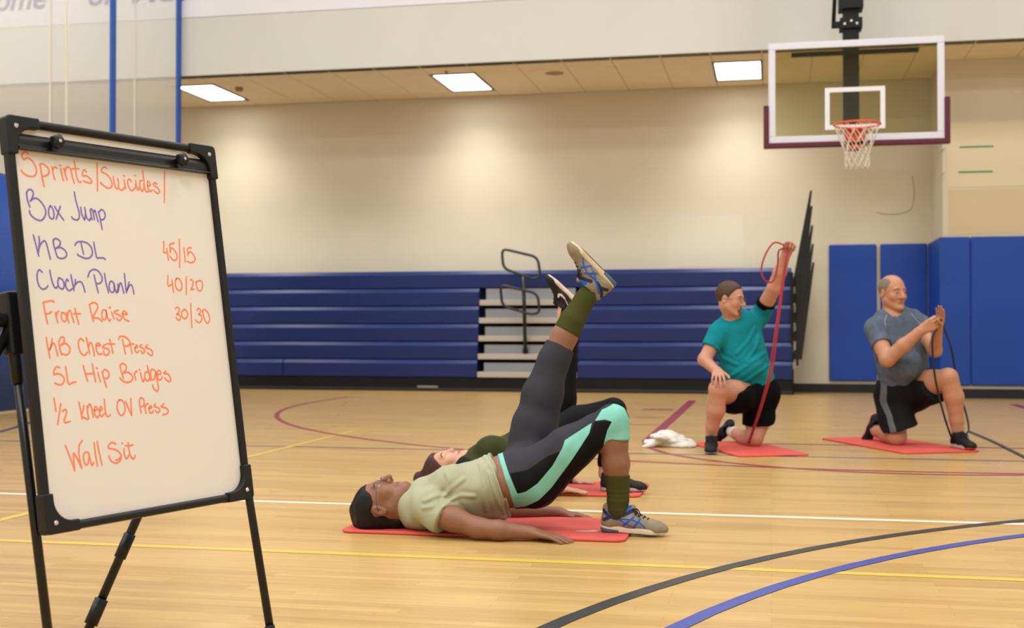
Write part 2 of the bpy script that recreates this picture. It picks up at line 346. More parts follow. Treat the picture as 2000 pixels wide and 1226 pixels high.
tube('post_socket', [PY(1026, 680, 16.80), PY(1026, 693, 16.80)], .036, hm, hr, False, 10)

# ------------------------------------------------------------------ basketball hoop
YH = 13.95
hp = thing('basketball_hoop', 'ceiling-hung basketball hoop with glass backboard, white frame and orange rim', 'basketball hoop', PY(1668, 180, YH+.1))
q = [PY(1497, 88, YH), PY(1848, 74, YH), PY(1842, 276, YH), PY(1505, 286, YH)]
bxl, bxr, bzt, bzb = (q[0][0]+q[3][0])/2, (q[1][0]+q[2][0])/2, (q[0][2]+q[1][2])/2+.02, (q[2][2]+q[3][2])/2+.03
wf = mat('backboard_frame', '#cfcfdb', .4, .5); hx = (bxl+bxr)/2
gl = bpy.data.materials.new('backboard_glass'); gl.use_nodes = True; nt = gl.node_tree; nt.nodes.clear()
o_ = nt.nodes.new('ShaderNodeOutputMaterial'); mxs = nt.nodes.new('ShaderNodeMixShader'); tr = nt.nodes.new('ShaderNodeBsdfTransparent'); tr.inputs[0].default_value = (.86, .86, .70, 1)
gs = nt.nodes.new('ShaderNodeBsdfGlossy'); gs.inputs['Roughness'].default_value = .03; fr = nt.nodes.new('ShaderNodeFresnel'); fr.inputs[0].default_value = 1.5
nt.links.new(fr.outputs[0], mxs.inputs[0]); nt.links.new(tr.outputs[0], mxs.inputs[1]); nt.links.new(gs.outputs[0], mxs.inputs[2]); nt.links.new(mxs.outputs[0], o_.inputs[0])
fw = .075
box('backboard_glass', (bxl+fw*.5, YH, bzb+fw*.5), (bxr-fw*.5, YH+.012, bzt-fw*.5), gl, hp)
fr_ = [((bxl, YH-.012, bzt-fw), (bxr, YH+.03, bzt)), ((bxl, YH-.012, bzb), (bxr, YH+.03, bzb+fw)), ((bxl, YH-.012, bzb+fw), (bxl+fw, YH+.03, bzt-fw)), ((bxr-fw, YH-.012, bzb+fw), (bxr, YH+.03, bzt-fw))]
for lo, hi in fr_: box('frame_bar', lo, hi, wf, hp, .006)
# rear stay bar
box('rear_stay', (bxl+.25, YH+.12, bzt-.13), (bxr-.25, YH+.17, bzt-.085), blk, hp)
# target square
ta = PY(1611, 172, YH); tb = PY(1729, 250, YH); tm = mat('target_white', '#dcdce0', .5); tw = .05
for lo, hi in (((ta[0], ta[2]-tw), (tb[0], ta[2])), ((ta[0], tb[2]+tw), (ta[0]+tw, ta[2]-tw)), ((tb[0]-tw, tb[2]+tw), (tb[0], ta[2]-tw)), ((ta[0], tb[2]), (tb[0], tb[2]+tw))):
    box('target_line', (lo[0], YH-.003, lo[1]), (hi[0], YH-.0005, hi[1]), tm, hp)
padr = mat('backboard_pad', '#54192b', .6)
zl = PY(1490, 207, YH)[2]
box('edge_pad', (bxl-.055, YH-.03, bzb-.055), (bxr+.055, YH+.04, bzb+.005), padr, hp, .012)
box('edge_pad', (bxl-.055, YH-.03, bzb-.02), (bxl+.005, YH+.04, zl), padr, hp, .012)
box('edge_pad', (bxr-.005, YH-.03, bzb-.02), (bxr+.055, YH+.04, zl+.03), padr, hp, .012)
# rim
om = mat('rim_orange', '#e2502a', .4, .5); rc = PY(1674, 243, 13.56); rc[0] += 0; R = .238
rp = [rc+R*np.array([math.cos(a), math.sin(a), 0]) for a in np.linspace(0, 2*math.pi, 40, endpoint=False)]
tube('rim', rp, .011, om, hp, True, 10)
V, F = join([(obox((rc[0]-.09, YH-.15, rc[2]-.012), (.18, 0, 0), (0, .15, 0), (0, 0, .024)), BF), (obox((rc[0]-.09, YH-.03, rc[2]-.20), (.18, 0, 0), (0, .028, 0), (0, 0, .22)), BF),
             tube_vf([(rc[0]-.13, rc[1]+.2, rc[2]-.005), (rc[0]-.08, YH-.02, rc[2]-.12)], .009), tube_vf([(rc[0]+.13, rc[1]+.2, rc[2]-.005), (rc[0]+.08, YH-.02, rc[2]-.12)], .009)])
mk('rim_bracket', V, F, om, hp)
# net
prts = []; nn = 12; rows = [(.0, R), (.09, .205), (.18, .17), (.26, .14), (.33, .125), (.40, .125), (.46, .13)]
for i in range(nn):
    for sgn in (1, -1):
        pts = []
        for j, (dz, rr) in enumerate(rows):
            a = 2*math.pi*(i+sgn*.5*j)/nn; pts.append(rc+np.array([rr*math.cos(a), rr*math.sin(a), -dz]))
        prts.append(tube_vf(cr(pts, 3), .0042, 5))
mk('net', *join(prts), mat('net_white', '#d9d2c2', .8), hp)
# mast
zt = ZT-.02; mx = PY(1665, 150, YH)[0]
box('mast', (mx-.085, YH+.2, bzb-.06), (mx+.085, YH+.37, zt), blk, hp, .01)
box('mast_foot', (mx-.12, YH+.01, bzb+.0), (mx+.12, YH+.21, bzb+.10), blk, hp)
V, F = join([(obox((mx-.12, YH+.17, PY(0, 60, YH)[2]*0+PY(1665, 47, YH)[2]), (.24, 0, 0), (0, .24, 0), (0, 0, .12)), BF), (obox((mx-.21, YH+.2, PY(1665, 44, YH)[2]), (.1, 0, 0), (0, .05, 0), (0, 0, .07)), BF)])
o = mk('clamp_collar', V, F, blk, hp); bev(o, .006)
zz = PY(1665, 42, YH)[2]; tube('brace', [(mx-.19, YH+.22, zz), (mx-.165, YH+.25, zz+.5), (mx-.15, YH+.25, zt)], .022, blk, hp)
V, F = join([(obox((mx-.13, YH+.15, PY(1665, 8, YH)[2]), (.26, 0, 0), (0, .26, 0), (0, 0, 2)), BF)]); mk('upper_mast', V, F, blk, hp)
for sx in (-.07, 0, .06): mk('bolt', *disc_vf(np.array([mx+sx, YH+.172, PY(1665, 42, YH)[2]+(.02 if sx else .05)]), (0, -1, 0), .014, .012, 8), mat('bolt', '#b9b6ae', .3, metal=.8), hp)

# ------------------------------------------------------------------ banner on the upper wall
zb = PY(355, 35, YU-.01)[2]
ban = thing('banner', 'long white banner with blue lettering on the upper wall, top left', 'banner', (PY(300, 20, YU)[0], YU-.01, zb))
box('banner_cloth', (-11.5, YU-.012, zb), (PY(1060, 0, YU)[0]+1.2, YU-.004, zb+1.1), mat('banner_white', '#e3e4ee', .7, .2, .03, 2), ban)
def text(body, size, x, z, Y, m, parent, sx=1.0):
    cu = bpy.data.curves.new('lettering', 'FONT'); cu.body = body; cu.size = size; cu.extrude = .001; cu.shear = .25; cu.offset = .008
    o = bpy.data.objects.new('lettering', cu); COL.objects.link(o); o.location = (x, Y, z); o.rotation_euler = (math.pi/2, 0, 0); o.scale = (sx, 1, 1)
    bpy.context.view_layer.update(); dg = bpy.context.evaluated_depsgraph_get(); me = bpy.data.meshes.new_from_object(o.evaluated_get(dg)); M = o.matrix_world.copy()
    bpy.data.objects.remove(o); me.transform(M); me.transform(__import__('mathutils').Matrix.Translation([-float(v) for v in wloc(parent)])); me.materials.clear(); me.materials.append(m)
    o = bpy.data.objects.new('lettering', me); COL.objects.link(o); o.parent = parent; return o
bl = mat('banner_blue', '#2c3790', .6)
zt_ = PY(25, 20, YU)[2]; text('Home', .44, PY(-52, 10, YU)[0], zt_, YU-.015, bl, ban, 1.0); text('of', .44, PY(170, 10, YU)[0], zt_, YU-.015, bl, ban, 1.0)
text('Mus', .44, PY(255, 10, YU)[0], zt_, YU-.015, bl, ban, 1.15)

# ------------------------------------------------------------------ divider curtain
XC = PY(352, 300, YU)[0]
cur = thing('divider_curtain', 'gym divider curtain of white mesh with blue vinyl lower part and blue seams', 'curtain', (XC, 12.0, 0))
cm = bpy.data.materials.new('curtain_mesh'); cm.use_nodes = True; nt = cm.node_tree; nt.nodes.clear()
o_ = nt.nodes.new('ShaderNodeOutputMaterial'); mxs = nt.nodes.new('ShaderNodeMixShader'); tr = nt.nodes.new('ShaderNodeBsdfTransparent'); df = nt.nodes.new('ShaderNodeBsdfDiffuse'); df.inputs[0].default_value = lin('#f2f2f0')
tl = nt.nodes.new('ShaderNodeBsdfTranslucent'); tl.inputs[0].default_value = lin('#f2f2f0'); ad = nt.nodes.new('ShaderNodeMixShader'); ad.inputs[0].default_value = .5
nt.links.new(df.outputs[0], ad.inputs[1]); nt.links.new(tl.outputs[0], ad.inputs[2]); mxs.inputs[0].default_value = .58
nt.links.new(tr.outputs[0], mxs.inputs[1]); nt.links.new(ad.outputs[0], mxs.inputs[2]); nt.links.new(mxs.outputs[0], o_.inputs[0])
def wavy(name, y0, y1, z0, z1, m, th=0, n=90, amp=.02):
    V = []; ys = np.linspace(y0, y1, n)
    for y in ys:
        dx = amp*math.sin(y*2.3)+amp*.5*math.sin(y*5.1+1)
        V += [(XC+dx, y, z0), (XC+dx, y, z1)]
    if th: V += [(v[0]-th, v[1], v[2]) for v in V]
    F = [(2*i, 2*i+2, 2*i+3, 2*i+1) for i in range(n-1)]
    if th: N = 2*n; F += [(N+2*i, N+2*i+1, N+2*i+3, N+2*i+2) for i in range(n-1)]+[(2*i+1, 2*i+3, N+2*i+3, N+2*i+1) for i in range(n-1)]+[(2*i, N+2*i, N+2*i+2, 2*i+2) for i in range(n-1)]+[(0, 1, N+1, N), (2*n-2, N+2*n-2, N+2*n-1, 2*n-1)]
    return mk(name, V, F, m, cur, smooth=True)
ye = YU-.03
wavy('mesh_panel', 5.5, ye, 2.44, ZT-.02, cm)
vin = mat('curtain_vinyl', '#0f47a4', .4, .5, .04, 3)
wavy('vinyl_panel', 5.5, ye, .02, 2.46, vin, .006)
for px, wd in ((352, .055), (222, .06), (-160, .06)):
    D = XC/(ray(px, 300)[0]); yy = min(ray(px, 300)[1]*D, ye)
    box('seam', (XC-.02, yy-wd*4.5, 2.4), (XC+.03, yy, ZT-.02), mat('seam_blue', '#1c4fae', .5), cur) if False else mk('seam', obox((XC-.008, yy-wd*1.6, .02), (.036, -.0, 0), (0, wd*1.6, 0), (0, 0, ZT-.04)), BF, mat('seam_blue', '#2457b0', .5), cur)
for px in (100, 132, 265):
    D = XC/(ray(px, 150)[0]); yy = ray(px, 150)[1]*D
    box('mesh_hem', (XC-.004, yy-.035, 2.46), (XC+.0, yy, ZT-.02), mat('hem_white', '#e6e2d2', .7), cur)
# ------------------------------------------------------------------ whiteboard easel
BR = [ray(*c) for c in ((4, 227), (410, 290), (495, 970), (97, 1042))]
_, _, vv = np.linalg.svd(np.array([BR[0], -BR[1], BR[2], -BR[3]]).T); nn_ = vv[-1]/vv[-1][0]*3.04
bc = [C0+BR[i]*nn_[i] for i in range(4)]
BO = bc[0]; BX = nrm(bc[1]-bc[0]); BWd = np.linalg.norm(bc[1]-bc[0]); BH = np.linalg.norm(bc[3]-bc[0])
BD = bc[3]-bc[0]; BD = nrm(BD-BX*(BD@BX)); BN = np.cross(BD, BX); BN = BN if BN@(C0-BO) > 0 else -BN
def BP(u, v, w=0.): return BO+BX*u+BD*v+BN*w
def bpix(x, y, w=0.):
    r = ray(x, y); o = BO+BN*w; return C0+r*(((o-C0)@BN)/(r@BN))
blackp = mat('easel_black', '#101013', .45, .35); blackm = mat('easel_tube', '#0c0c0e', .35, .4)
ea = thing('whiteboard_easel', 'portrait whiteboard on a black easel with the workout list in orange and purple marker', 'whiteboard', (*BP(BWd/2, BH/2)[:2], 0))
wbm = mat('whiteboard_white', '#dcd6cf', .28, .5, .02, 3)
poly = rrect(BWd-.02, BH-.02, .03)
prism('board_panel', [(a+.01, b+.01) for a, b in poly], BO-BN*.012, BX, BD, BN, .012, wbm, ea)
prism('board_back', [(a+.012, b+.012) for a, b in rrect(BWd-.024, BH-.024, .03)], BO-BN*.016, BX, BD, BN, .0035, mat('board_back', '#55565a', .5), ea)
def rail(a, b, wdir):
    # rounded rectangular rail: runs a->b, width along wdir
    t = nrm(b-a); V = []; F = []; sec = [(x-.011, y-.0145) for x, y in rrect(.022, .029, .009, 3)]; n = len(sec)
    for p in (a, b): V += [p+wdir*x+BN*(y) for x, y in sec]
    F = [tuple(range(n-1, -1, -1)), tuple(range(n, 2*n))]+[(i, (i+1) % n, n+(i+1) % n, n+i) for i in range(n)]
    o = mk('frame_rail', V, F, blackp, ea, smooth=False); bev(o, .001, 1); return o
rail(BP(.03, .010), BP(BWd-.03, .010), BD); rail(BP(.03, BH-.010), BP(BWd-.03, BH-.010), BD)
rail(BP(.010, .03), BP(.010, BH-.03), BX); rail(BP(BWd-.010, .03), BP(BWd-.010, BH-.03), BX)
steel = mat('rivet_steel', '#cfcfd2', .25, .6, metal=.7)
for (u, v, sx, sy) in ((-.003, -.003, 1, 1), (BWd+.003, -.003, -1, 1), (BWd+.003, BH+.003, -1, -1), (-.003, BH+.003, 1, -1)):
    Lc = .098; wd = .028; R_ = .052
    pl = [(0, .012), (.0035, .0035), (.012, 0), (Lc, 0), (Lc, wd)]
    cx, cy = wd+R_, wd+R_
    pl += [(cx+R_*math.cos(math.radians(a)), cy+R_*math.sin(math.radians(a))) for a in range(270, 179, -10)]
    pl += [(wd, Lc), (0, Lc)]
    cb = prism('corner_bracket', pl, BP(u, v, -.017), BX*sx, BD*sy, BN, .036, blackp, ea, .004)
    mk('rivet', *disc_vf(BP(u+sx*.027, v+sy*.027, .019), BN, .0062, .003, 14, .004), steel, cb, smooth=False)
# clip bar
ca = [(.0, 0), (.004, .012), (.006, .03), (.005, .05), (.010, .062), (.012, .068), (0, .07)]
u0, u1, v0 = .030, BWd-.018, .037
V = [BP(u, v0+b*.62, .001+a*1.4) for u in (u0, u1) for a, b in ca]; n = len(ca)
clip = mk('clip_bar', V, [tuple(range(n)), tuple(range(2*n-1, n-1, -1))]+[(i, n+i, n+(i+1) % n, (i+1) % n) for i in range(n)], mat('clip_bar_black', '#141518', .35, .45), ea); bev(clip, .001, 1)
for x, y in ((108, 281), (352, 315)):
    c = bpix(x, y, .02)-BD*.004; V = []; N_ = 30
    for h, s in ((-.012, .008), (0.0, .012), (.002, .0175), (.016, .0175), (.020, .013)):
        for k in range(N_):
            a = 2*math.pi*k/N_; r = s*(1+(.13*math.cos(5*a) if s > .013 else 0)); V.append(c+BX*r*math.cos(a)+BD*r*math.sin(a)+BN*h)
    F = [(j*N_+k, j*N_+(k+1) % N_, (j+1)*N_+(k+1) % N_, (j+1)*N_+k) for j in range(4) for k in range(N_)]+[tuple(range(N_-1, -1, -1)), tuple(range(4*N_, 5*N_))]
    kb = mk('clip_knob', V, F, blackp, clip, smooth=True); mk('knob_screw', *disc_vf(c+BN*.0202, BN, .0045, .001, 12), steel, clip)
# legs
def taper(a, b, ra, rb, name, parent, seg=14, m=blackm): return tube(name, [a, a+(b-a)*.5, b], np.array([ra, (ra+rb)/2, rb]), m, parent, False, seg)
hubL = bpix(30, 640, -.035)-BX*.035; hubR = bpix(462, 640, -.035)+BX*.004
def leg(a, b, collars, r=.0115):
    lg = taper(a, b, r, r, 'leg', ea)
    for t0, t1, rr in collars:
        p, q = a+(b-a)*t0, a+(b-a)*t1; taper(p, q, rr, rr, 'collar', lg, 14, blackp)
    taper(b-nrm(b-a)*.03, b+np.array([0, 0, .0]), .014, .014, 'rubber_foot', lg, 14, mat('rubber', '#101010', .8))
    return lg
bL = G(107, 1345); bR = G(530, 1243); aR = P(433, 640, 3.68)
aL = P(22, 640, 3.06)
leg(aL, bL, [(0, .16, .0145)]); leg(aR, bR, [(0, .12, .0135)])
rR = P(430, 640, 3.67); rf = G(160, 1258)
def tfor(py):   # parameter along the rear leg where it passes image row py
    ts = np.linspace(0, 1, 400); best = 0
    pys = []
    for t in ts:
        d = rR+(rf-rR)*t-C0; pys.append(613-FL*(d@UV)/(d@FV))
    return ts[int(np.argmin(np.abs(np.array(pys)-py)))]
leg(rR, rf, [(tfor(1042), tfor(1090), .0165), (tfor(1170), tfor(1220), .0185)], .0125)
dl = aL-aR
leg(rR+dl+BX*-.0, rf+dl*np.array([1, 1, 0]), [(.55, .62, .0165), (.8, .88, .0185)], .0125)
for c, s in ((aL, -1), (aR, 1)):
    if s > 0: c = c-BX*.010-BN*.012
    cl = mk('clamp', obox(c-BX*.018-BD*.09-BN*.022, BX*.036, BD*.16, BN*.044), BF, blackp, ea); bev(cl, .008)
    k_ = c+BX*s*.02-BD*.02; V, F = disc_vf(k_-BX*s*.005, BX*s, .016, .034, 16, .022); kb = mk('clamp_knob', V, F, mat('knob_gloss', '#141417', .15, .6), cl); bev(kb, .004)
tube('cross_bar', [aL+(rR-aR), rR], .010, blackm, ea)
# handwriting: marker strokes, digitised stroke by stroke
OR = mat('marker_orange', '#f08058', .5); PU = mat('marker_purple', '#7f60b4', .5)
TXT = [
('Sprints slash', OR, 30, 290, 12.26, [
'310,130 270,90 220,85 170,120 160,190 200,265 250,235 320,235 400,290 470,400 505,520 490,620 430,665 340,665 240,620 170,560 140,520',
'590,375 620,560 660,780 695,910', '580,375 640,365 720,400 790,480 810,560 770,630 660,670', '870,425 905,580 945,745', '905,520 925,450 950,445 995,470',
'1090,490 1120,640 1150,765', '1060,395 1085,405', '1165,490 1200,620 1240,755', '1195,540 1230,450 1280,440 1330,520 1370,690 1415,830',
'1410,310 1440,460 1465,650 1510,780 1550,810 1580,790', '1345,495 1430,475 1525,490', '1705,560 1650,510 1610,570 1620,650 1700,650 1790,720 1835,790 1800,825 1720,810 1635,775']),
('Suicides', OR, 180, 310, 12.26, [
'120,100 125,400 130,765', '350,230 300,200 240,230 225,310 300,340 380,400 450,500 480,610 440,690 380,700 290,650 210,580 215,560', '510,430 530,580 570,700 610,710',
'615,470 635,600 640,690 700,750 760,710 790,650', '765,510 785,620 805,715', '755,400 775,412', '945,540 890,485 850,540 870,650 920,740 970,755 1030,690 1045,600',
'1045,520 1060,630 1080,730 1115,735 1125,670', '1015,395 1040,408', '1200,520 1150,530 1140,620 1160,720 1205,775 1240,700 1240,600', '1210,295 1235,480 1260,680 1290,780 1330,790 1370,740',
'1330,650 1395,630 1380,580 1335,535 1325,620 1350,720 1400,785 1445,745', '1555,605 1510,570 1465,600 1500,650 1570,700 1620,780 1570,825 1510,790 1490,750', '1735,310 1735,700 1728,1050']),
('Box Jump', PU, 40, 360, 11.11, [
'130,170 140,260 160,370 205,490', '130,200 160,130 210,110 260,140 280,210 250,300 210,365', '210,365 260,320 340,300 430,360 510,470 550,590 520,710 450,780 350,760 250,690 200,610 200,570',
'650,460 615,540 615,650 650,730 710,740 730,650 700,530 650,460', '740,475 820,610 940,775', '865,475 825,600 775,755', '1170,165 1200,340 1250,520 1280,650 1260,750 1200,770 1140,740 1110,705',
'1310,495 1330,640 1385,760 1400,740 1410,600 1395,500', '1405,560 1425,680 1450,740 1500,780 1520,730', '1515,545 1530,650 1555,765', '1515,560 1540,530 1570,580 1590,680 1605,765', '1590,600 1615,560 1640,640 1685,805',
'1690,590 1720,700 1775,975', '1720,590 1750,545 1810,580 1840,670 1810,750 1750,770']),
('KB DL', PU, 50, 445, 11.11, [
'170,155 230,380 285,605', '290,185 300,300 280,540', '280,480 330,350 400,280 450,330 500,520 540,675', '600,260 610,360 650,500 690,630', '600,290 630,235 700,245 755,310 730,390 650,445',
'650,445 760,425 850,480 895,570 850,645 760,660 690,630', '1200,320 1260,570', '1070,375 1120,310 1220,295 1340,330 1430,430 1450,550 1400,640 1300,660 1200,620 1140,590 1130,565', '1480,310 1510,480 1545,640 1600,650 1680,650 1735,680']),
('45/15', OR, 300, 460, 16.67, [
'330,185 335,350 325,530 370,555 430,550', '430,420 460,620 485,800', '670,235 610,260 530,285 540,400 545,550', '545,500 580,410 640,430 720,530 765,650 750,760 680,805 600,760 540,665', '840,115 850,500 855,1035',
'985,395 1010,600 1035,860', '1235,405 1180,390 1110,425 1115,520 1120,645', '1120,620 1160,540 1230,540 1310,640 1355,750 1320,840 1220,880 1140,860 1110,825']),
('Clock Plank', PU, 60, 515, 9.09, [
'205,150 155,105 120,160 115,260 140,370 200,445 270,435 305,390', '340,115 365,250 410,390 450,430 475,405', '500,250 480,330 510,420 570,445 595,380 570,290 510,250', '670,310 640,275 620,350 640,440 690,475 740,440',
'715,195 740,330 770,475', '795,280 790,350 765,430', '770,400 830,330 890,320 935,390 965,500', '1125,195 1160,350 1200,515', '1015,235 1050,140 1120,100 1200,130 1260,220 1265,300 1220,350 1160,345', '1310,170 1340,350 1385,510',
'1480,350 1430,305 1395,360 1400,450 1440,505 1480,480 1482,360 1495,440 1530,515 1550,430', '1550,360 1555,440 1550,500 1575,380 1600,340 1630,420 1655,525', '1665,170 1680,340 1700,515', '1745,325 1730,400 1705,490 1740,410 1780,370 1810,420 1835,535']),
('40/20 and 30/30', OR, 310, 530, 10.217, [
'185,85 185,280 230,270 270,260', '265,165 280,290 298,415', '360,135 335,190 340,300 390,370 440,370 465,290 440,190 390,135 340,150', '552,100 552,460', '630,165 660,165 690,210 670,300 645,360 710,350',
'750,210 755,290 790,370 840,385 875,300 870,215 820,180 745,210', '335,745 370,710 410,745 400,810 360,855 410,865 435,920 415,970 370,955 350,915', '510,755 465,810 465,890 510,940 560,920 580,850 550,780 510,755',
'640,640 650,850 665,1120', '765,775 790,735 830,760 830,820 800,860 850,880 860,950 830,1010 780,1010 735,965', '880,800 900,900 940,1000 980,1030 1015,970 1005,870 960,790 900,755 870,790']),
('Front Raise', OR, 70, 580, 10, [
'145,100 180,290 230,520', '140,105 220,85 300,70 345,80 360,100', '200,325 250,320 310,285', '385,300 400,390 430,500', '405,370 420,300 450,275', '510,300 500,380 530,460 580,470 600,400 580,330 520,300', '605,310 620,400 645,500',
'620,380 640,280 680,270 710,380 745,490', '765,220 800,370 840,525', '740,325 870,325', '1050,150 1080,300 1128,480', '1045,150 1120,105 1190,130 1210,190 1180,270 1120,380', '1130,410 1220,410 1300,475',
'1370,260 1320,250 1290,310 1300,410 1340,440 1380,380 1372,260 1400,390 1440,465 1460,435', '1480,295 1530,425', '1435,195 1455,208', '1610,260 1550,270 1540,310 1610,340 1680,390 1650,450 1610,445 1575,410',
'1700,330 1785,335 1750,285 1710,275 1695,340 1740,430 1820,470']),
('KB Chest Press', OR, 80, 645, 8.696, [
'90,120 120,290 155,470', '190,140 180,230 145,340 190,240 220,215 250,280 290,435', '305,180 320,290 350,410', '305,190 340,120 390,120 395,190 340,255', '340,255 410,220 470,260 495,330 460,405 400,410 350,390',
'730,180 680,140 640,180 640,270 680,380 740,425 790,370', '770,125 800,260 830,395', '810,300 830,215 860,220 890,320 912,430', '940,260 1010,255 975,215 940,240 945,340 990,405 1040,395', '1105,235 1060,260 1050,290 1130,310 1165,360 1130,415 1080,410 1065,345',
'1170,150 1200,270 1225,385', '1125,225 1250,230', '1385,155 1410,270 1435,400', '1320,150 1340,105 1420,105 1490,160 1510,220 1470,265 1410,260', '1525,230 1530,300 1550,390', '1510,250 1540,225 1580,235',
'1600,300 1640,280 1625,250 1600,290 1605,350 1640,375 1665,345', '1715,240 1680,270 1740,310 1765,350 1730,390 1700,345', '1810,245 1775,290 1840,310 1890,350 1895,410 1870,425 1810,380']),
('SL Hip Bridges', OR, 90, 700, 7.692, [
'205,135 160,125 120,180 120,240 180,225 250,260 275,320 240,385 180,390 130,365', '295,120 315,250 340,380 400,360 450,352', '560,105 590,220 625,335', '695,80 720,210 745,350', '600,230 715,225', '780,210 800,290 820,345', '755,140 770,148',
'845,200 870,300 910,430', '850,210 880,165 930,190 950,250 920,295 875,295', '1110,100 1130,190 1165,300', '1110,110 1140,75 1190,90 1205,150 1160,220', '1160,220 1230,205 1290,250 1300,310 1240,355 1160,340 1110,290', '1325,220 1335,270 1350,320',
'1330,240 1350,190 1370,195', '1420,210 1435,280 1460,345 1480,300', '1400,160 1410,170', '1530,200 1490,210 1485,280 1520,335 1560,300', '1520,105 1545,210 1570,330', '1640,180 1590,160 1570,230 1590,310 1630,300 1650,200 1670,330 1690,440 1670,490 1620,450 1600,390',
'1670,240 1725,230 1710,180 1675,190 1670,260 1700,320 1740,300 1750,270', '1800,190 1770,225 1830,230 1870,290 1865,345 1820,330 1785,290']),
('1/2 Kneel OV Press', OR, 95, 770, 8.0, [
'85,60 100,160 118,265', '192,140 170,290 142,470', '220,265 240,240 280,245 275,310 245,400 260,440 340,420', '475,120 500,240 525,380', '550,170 545,220 525,300', '530,345 570,370 625,380 610,280 600,180', '610,220 640,150 670,200 685,280 700,360',
'715,250 765,235 740,190 715,220 725,310 760,360 790,330', '795,260 840,230 820,190 795,230 800,300 830,345 870,300', '870,75 880,200 900,320 940,345 965,315', '1110,85 1075,130 1075,230 1110,310 1150,325 1190,270 1190,170 1150,95 1100,85',
'1205,110 1250,220 1300,330', '1285,60 1290,180 1300,330', '1420,100 1430,200 1450,290', '1415,120 1430,60 1475,65 1495,120 1480,180 1435,195', '1505,170 1510,230 1525,295', '1510,200 1530,150 1560,145', '1570,220 1610,210 1595,175 1570,210 1580,280 1620,285 1640,250',
'1670,145 1650,185 1720,210 1740,250 1710,285 1670,255', '1800,145 1760,190 1830,210 1870,250 1850,300 1785,320']),
('Wall Sit', OR, 115, 850, 11.765, [
'150,230 230,430 310,640 365,810', '365,800 345,600 335,400', '340,400 420,530 530,750', '530,740 480,560 460,380 470,220 540,120', '690,400 610,385 570,450 575,580 620,680 670,640 690,520 690,400', '690,400 720,560 765,685 800,620', '810,170 840,420 888,705', '880,140 930,400 995,680',
'1310,195 1220,160 1150,220 1140,290 1220,305 1330,340 1420,430 1430,530 1380,610 1300,635 1210,590 1160,510 1155,465', '1430,480 1370,550 1310,565', '1500,300 1505,430 1550,530 1590,500 1600,450', '1450,170 1460,190',
'1590,160 1610,310 1640,450 1700,535 1745,510 1755,460', '1530,230 1600,240 1710,215'])]
CNT = [[('Sprints', 12)], [('slash', 1), ('Suicides', 12), ('slash', 1)], [('Box', 6), ('Jump', 8)], [('KB', 6), ('DL', 3)], [('45/15', 8)], [('Clock', 7), ('Plank', 7)], [('40/20', 6), ('30/30', 5)], [('Front', 10), ('Raise', 8)], [('KB', 5), ('Chest', 7), ('Press', 7)], [('SL', 2), ('Hip', 7), ('Bridges', 12)], [('1/2', 3), ('Kneel', 7), ('OV', 3), ('Press', 7)], [('Wall', 8), ('Sit', 6)]]
WORDS = []
for (nm, m, ox, oy, s, strokes), cn in zip(TXT, CNT):
    i = 0
    for wn, c in cn: WORDS.append((wn, m, ox, oy, s, strokes[i:i+c])); i += c
    assert i == len(strokes), (nm, i, len(strokes))
for nm, m, ox, oy, s, strokes in WORDS:
    V = []; F = []
    for k, st in enumerate(strokes):
        pts = [tuple(map(float, q.split(','))) for q in st.split()]
        w3 = [bpix(ox+a/s, oy+b/s, .0004+.00003*(k % 3)) for a, b in pts]; c = cr(w3, 7); n = len(c); hw = .0023
        b0 = len(V)
        for i in range(n):
            t = nrm(c[min(i+1, n-1)]-c[max(i-1, 0)]); sd = np.cross(t, BN)*hw*(.8 if i in (0, n-1) else 1)
            V += [c[i]+sd, c[i]-sd]
        F += [(b0+2*i, b0+2*i+1, b0+2*i+3, b0+2*i+2) for i in range(n-1)]
        for e, sg in ((0, -1), (n-1, 1)):
            t = nrm(c[1]-c[0]) if e == 0 else nrm(c[-1]-c[-2]); b1 = len(V); ce = c[e]+t*hw*.0
            V += [ce]+[ce+(np.cross(t, BN)*math.cos(a)+t*sg*math.sin(a))*hw for a in np.linspace(0, math.pi, 6)]
            F += [(b1, b1+j, b1+j+1) for j in range(1, 6)]
    mk('handwriting', V, F, m, ea, label='%s marker writing reading %s' % ('orange' if m is OR else 'purple', nm))
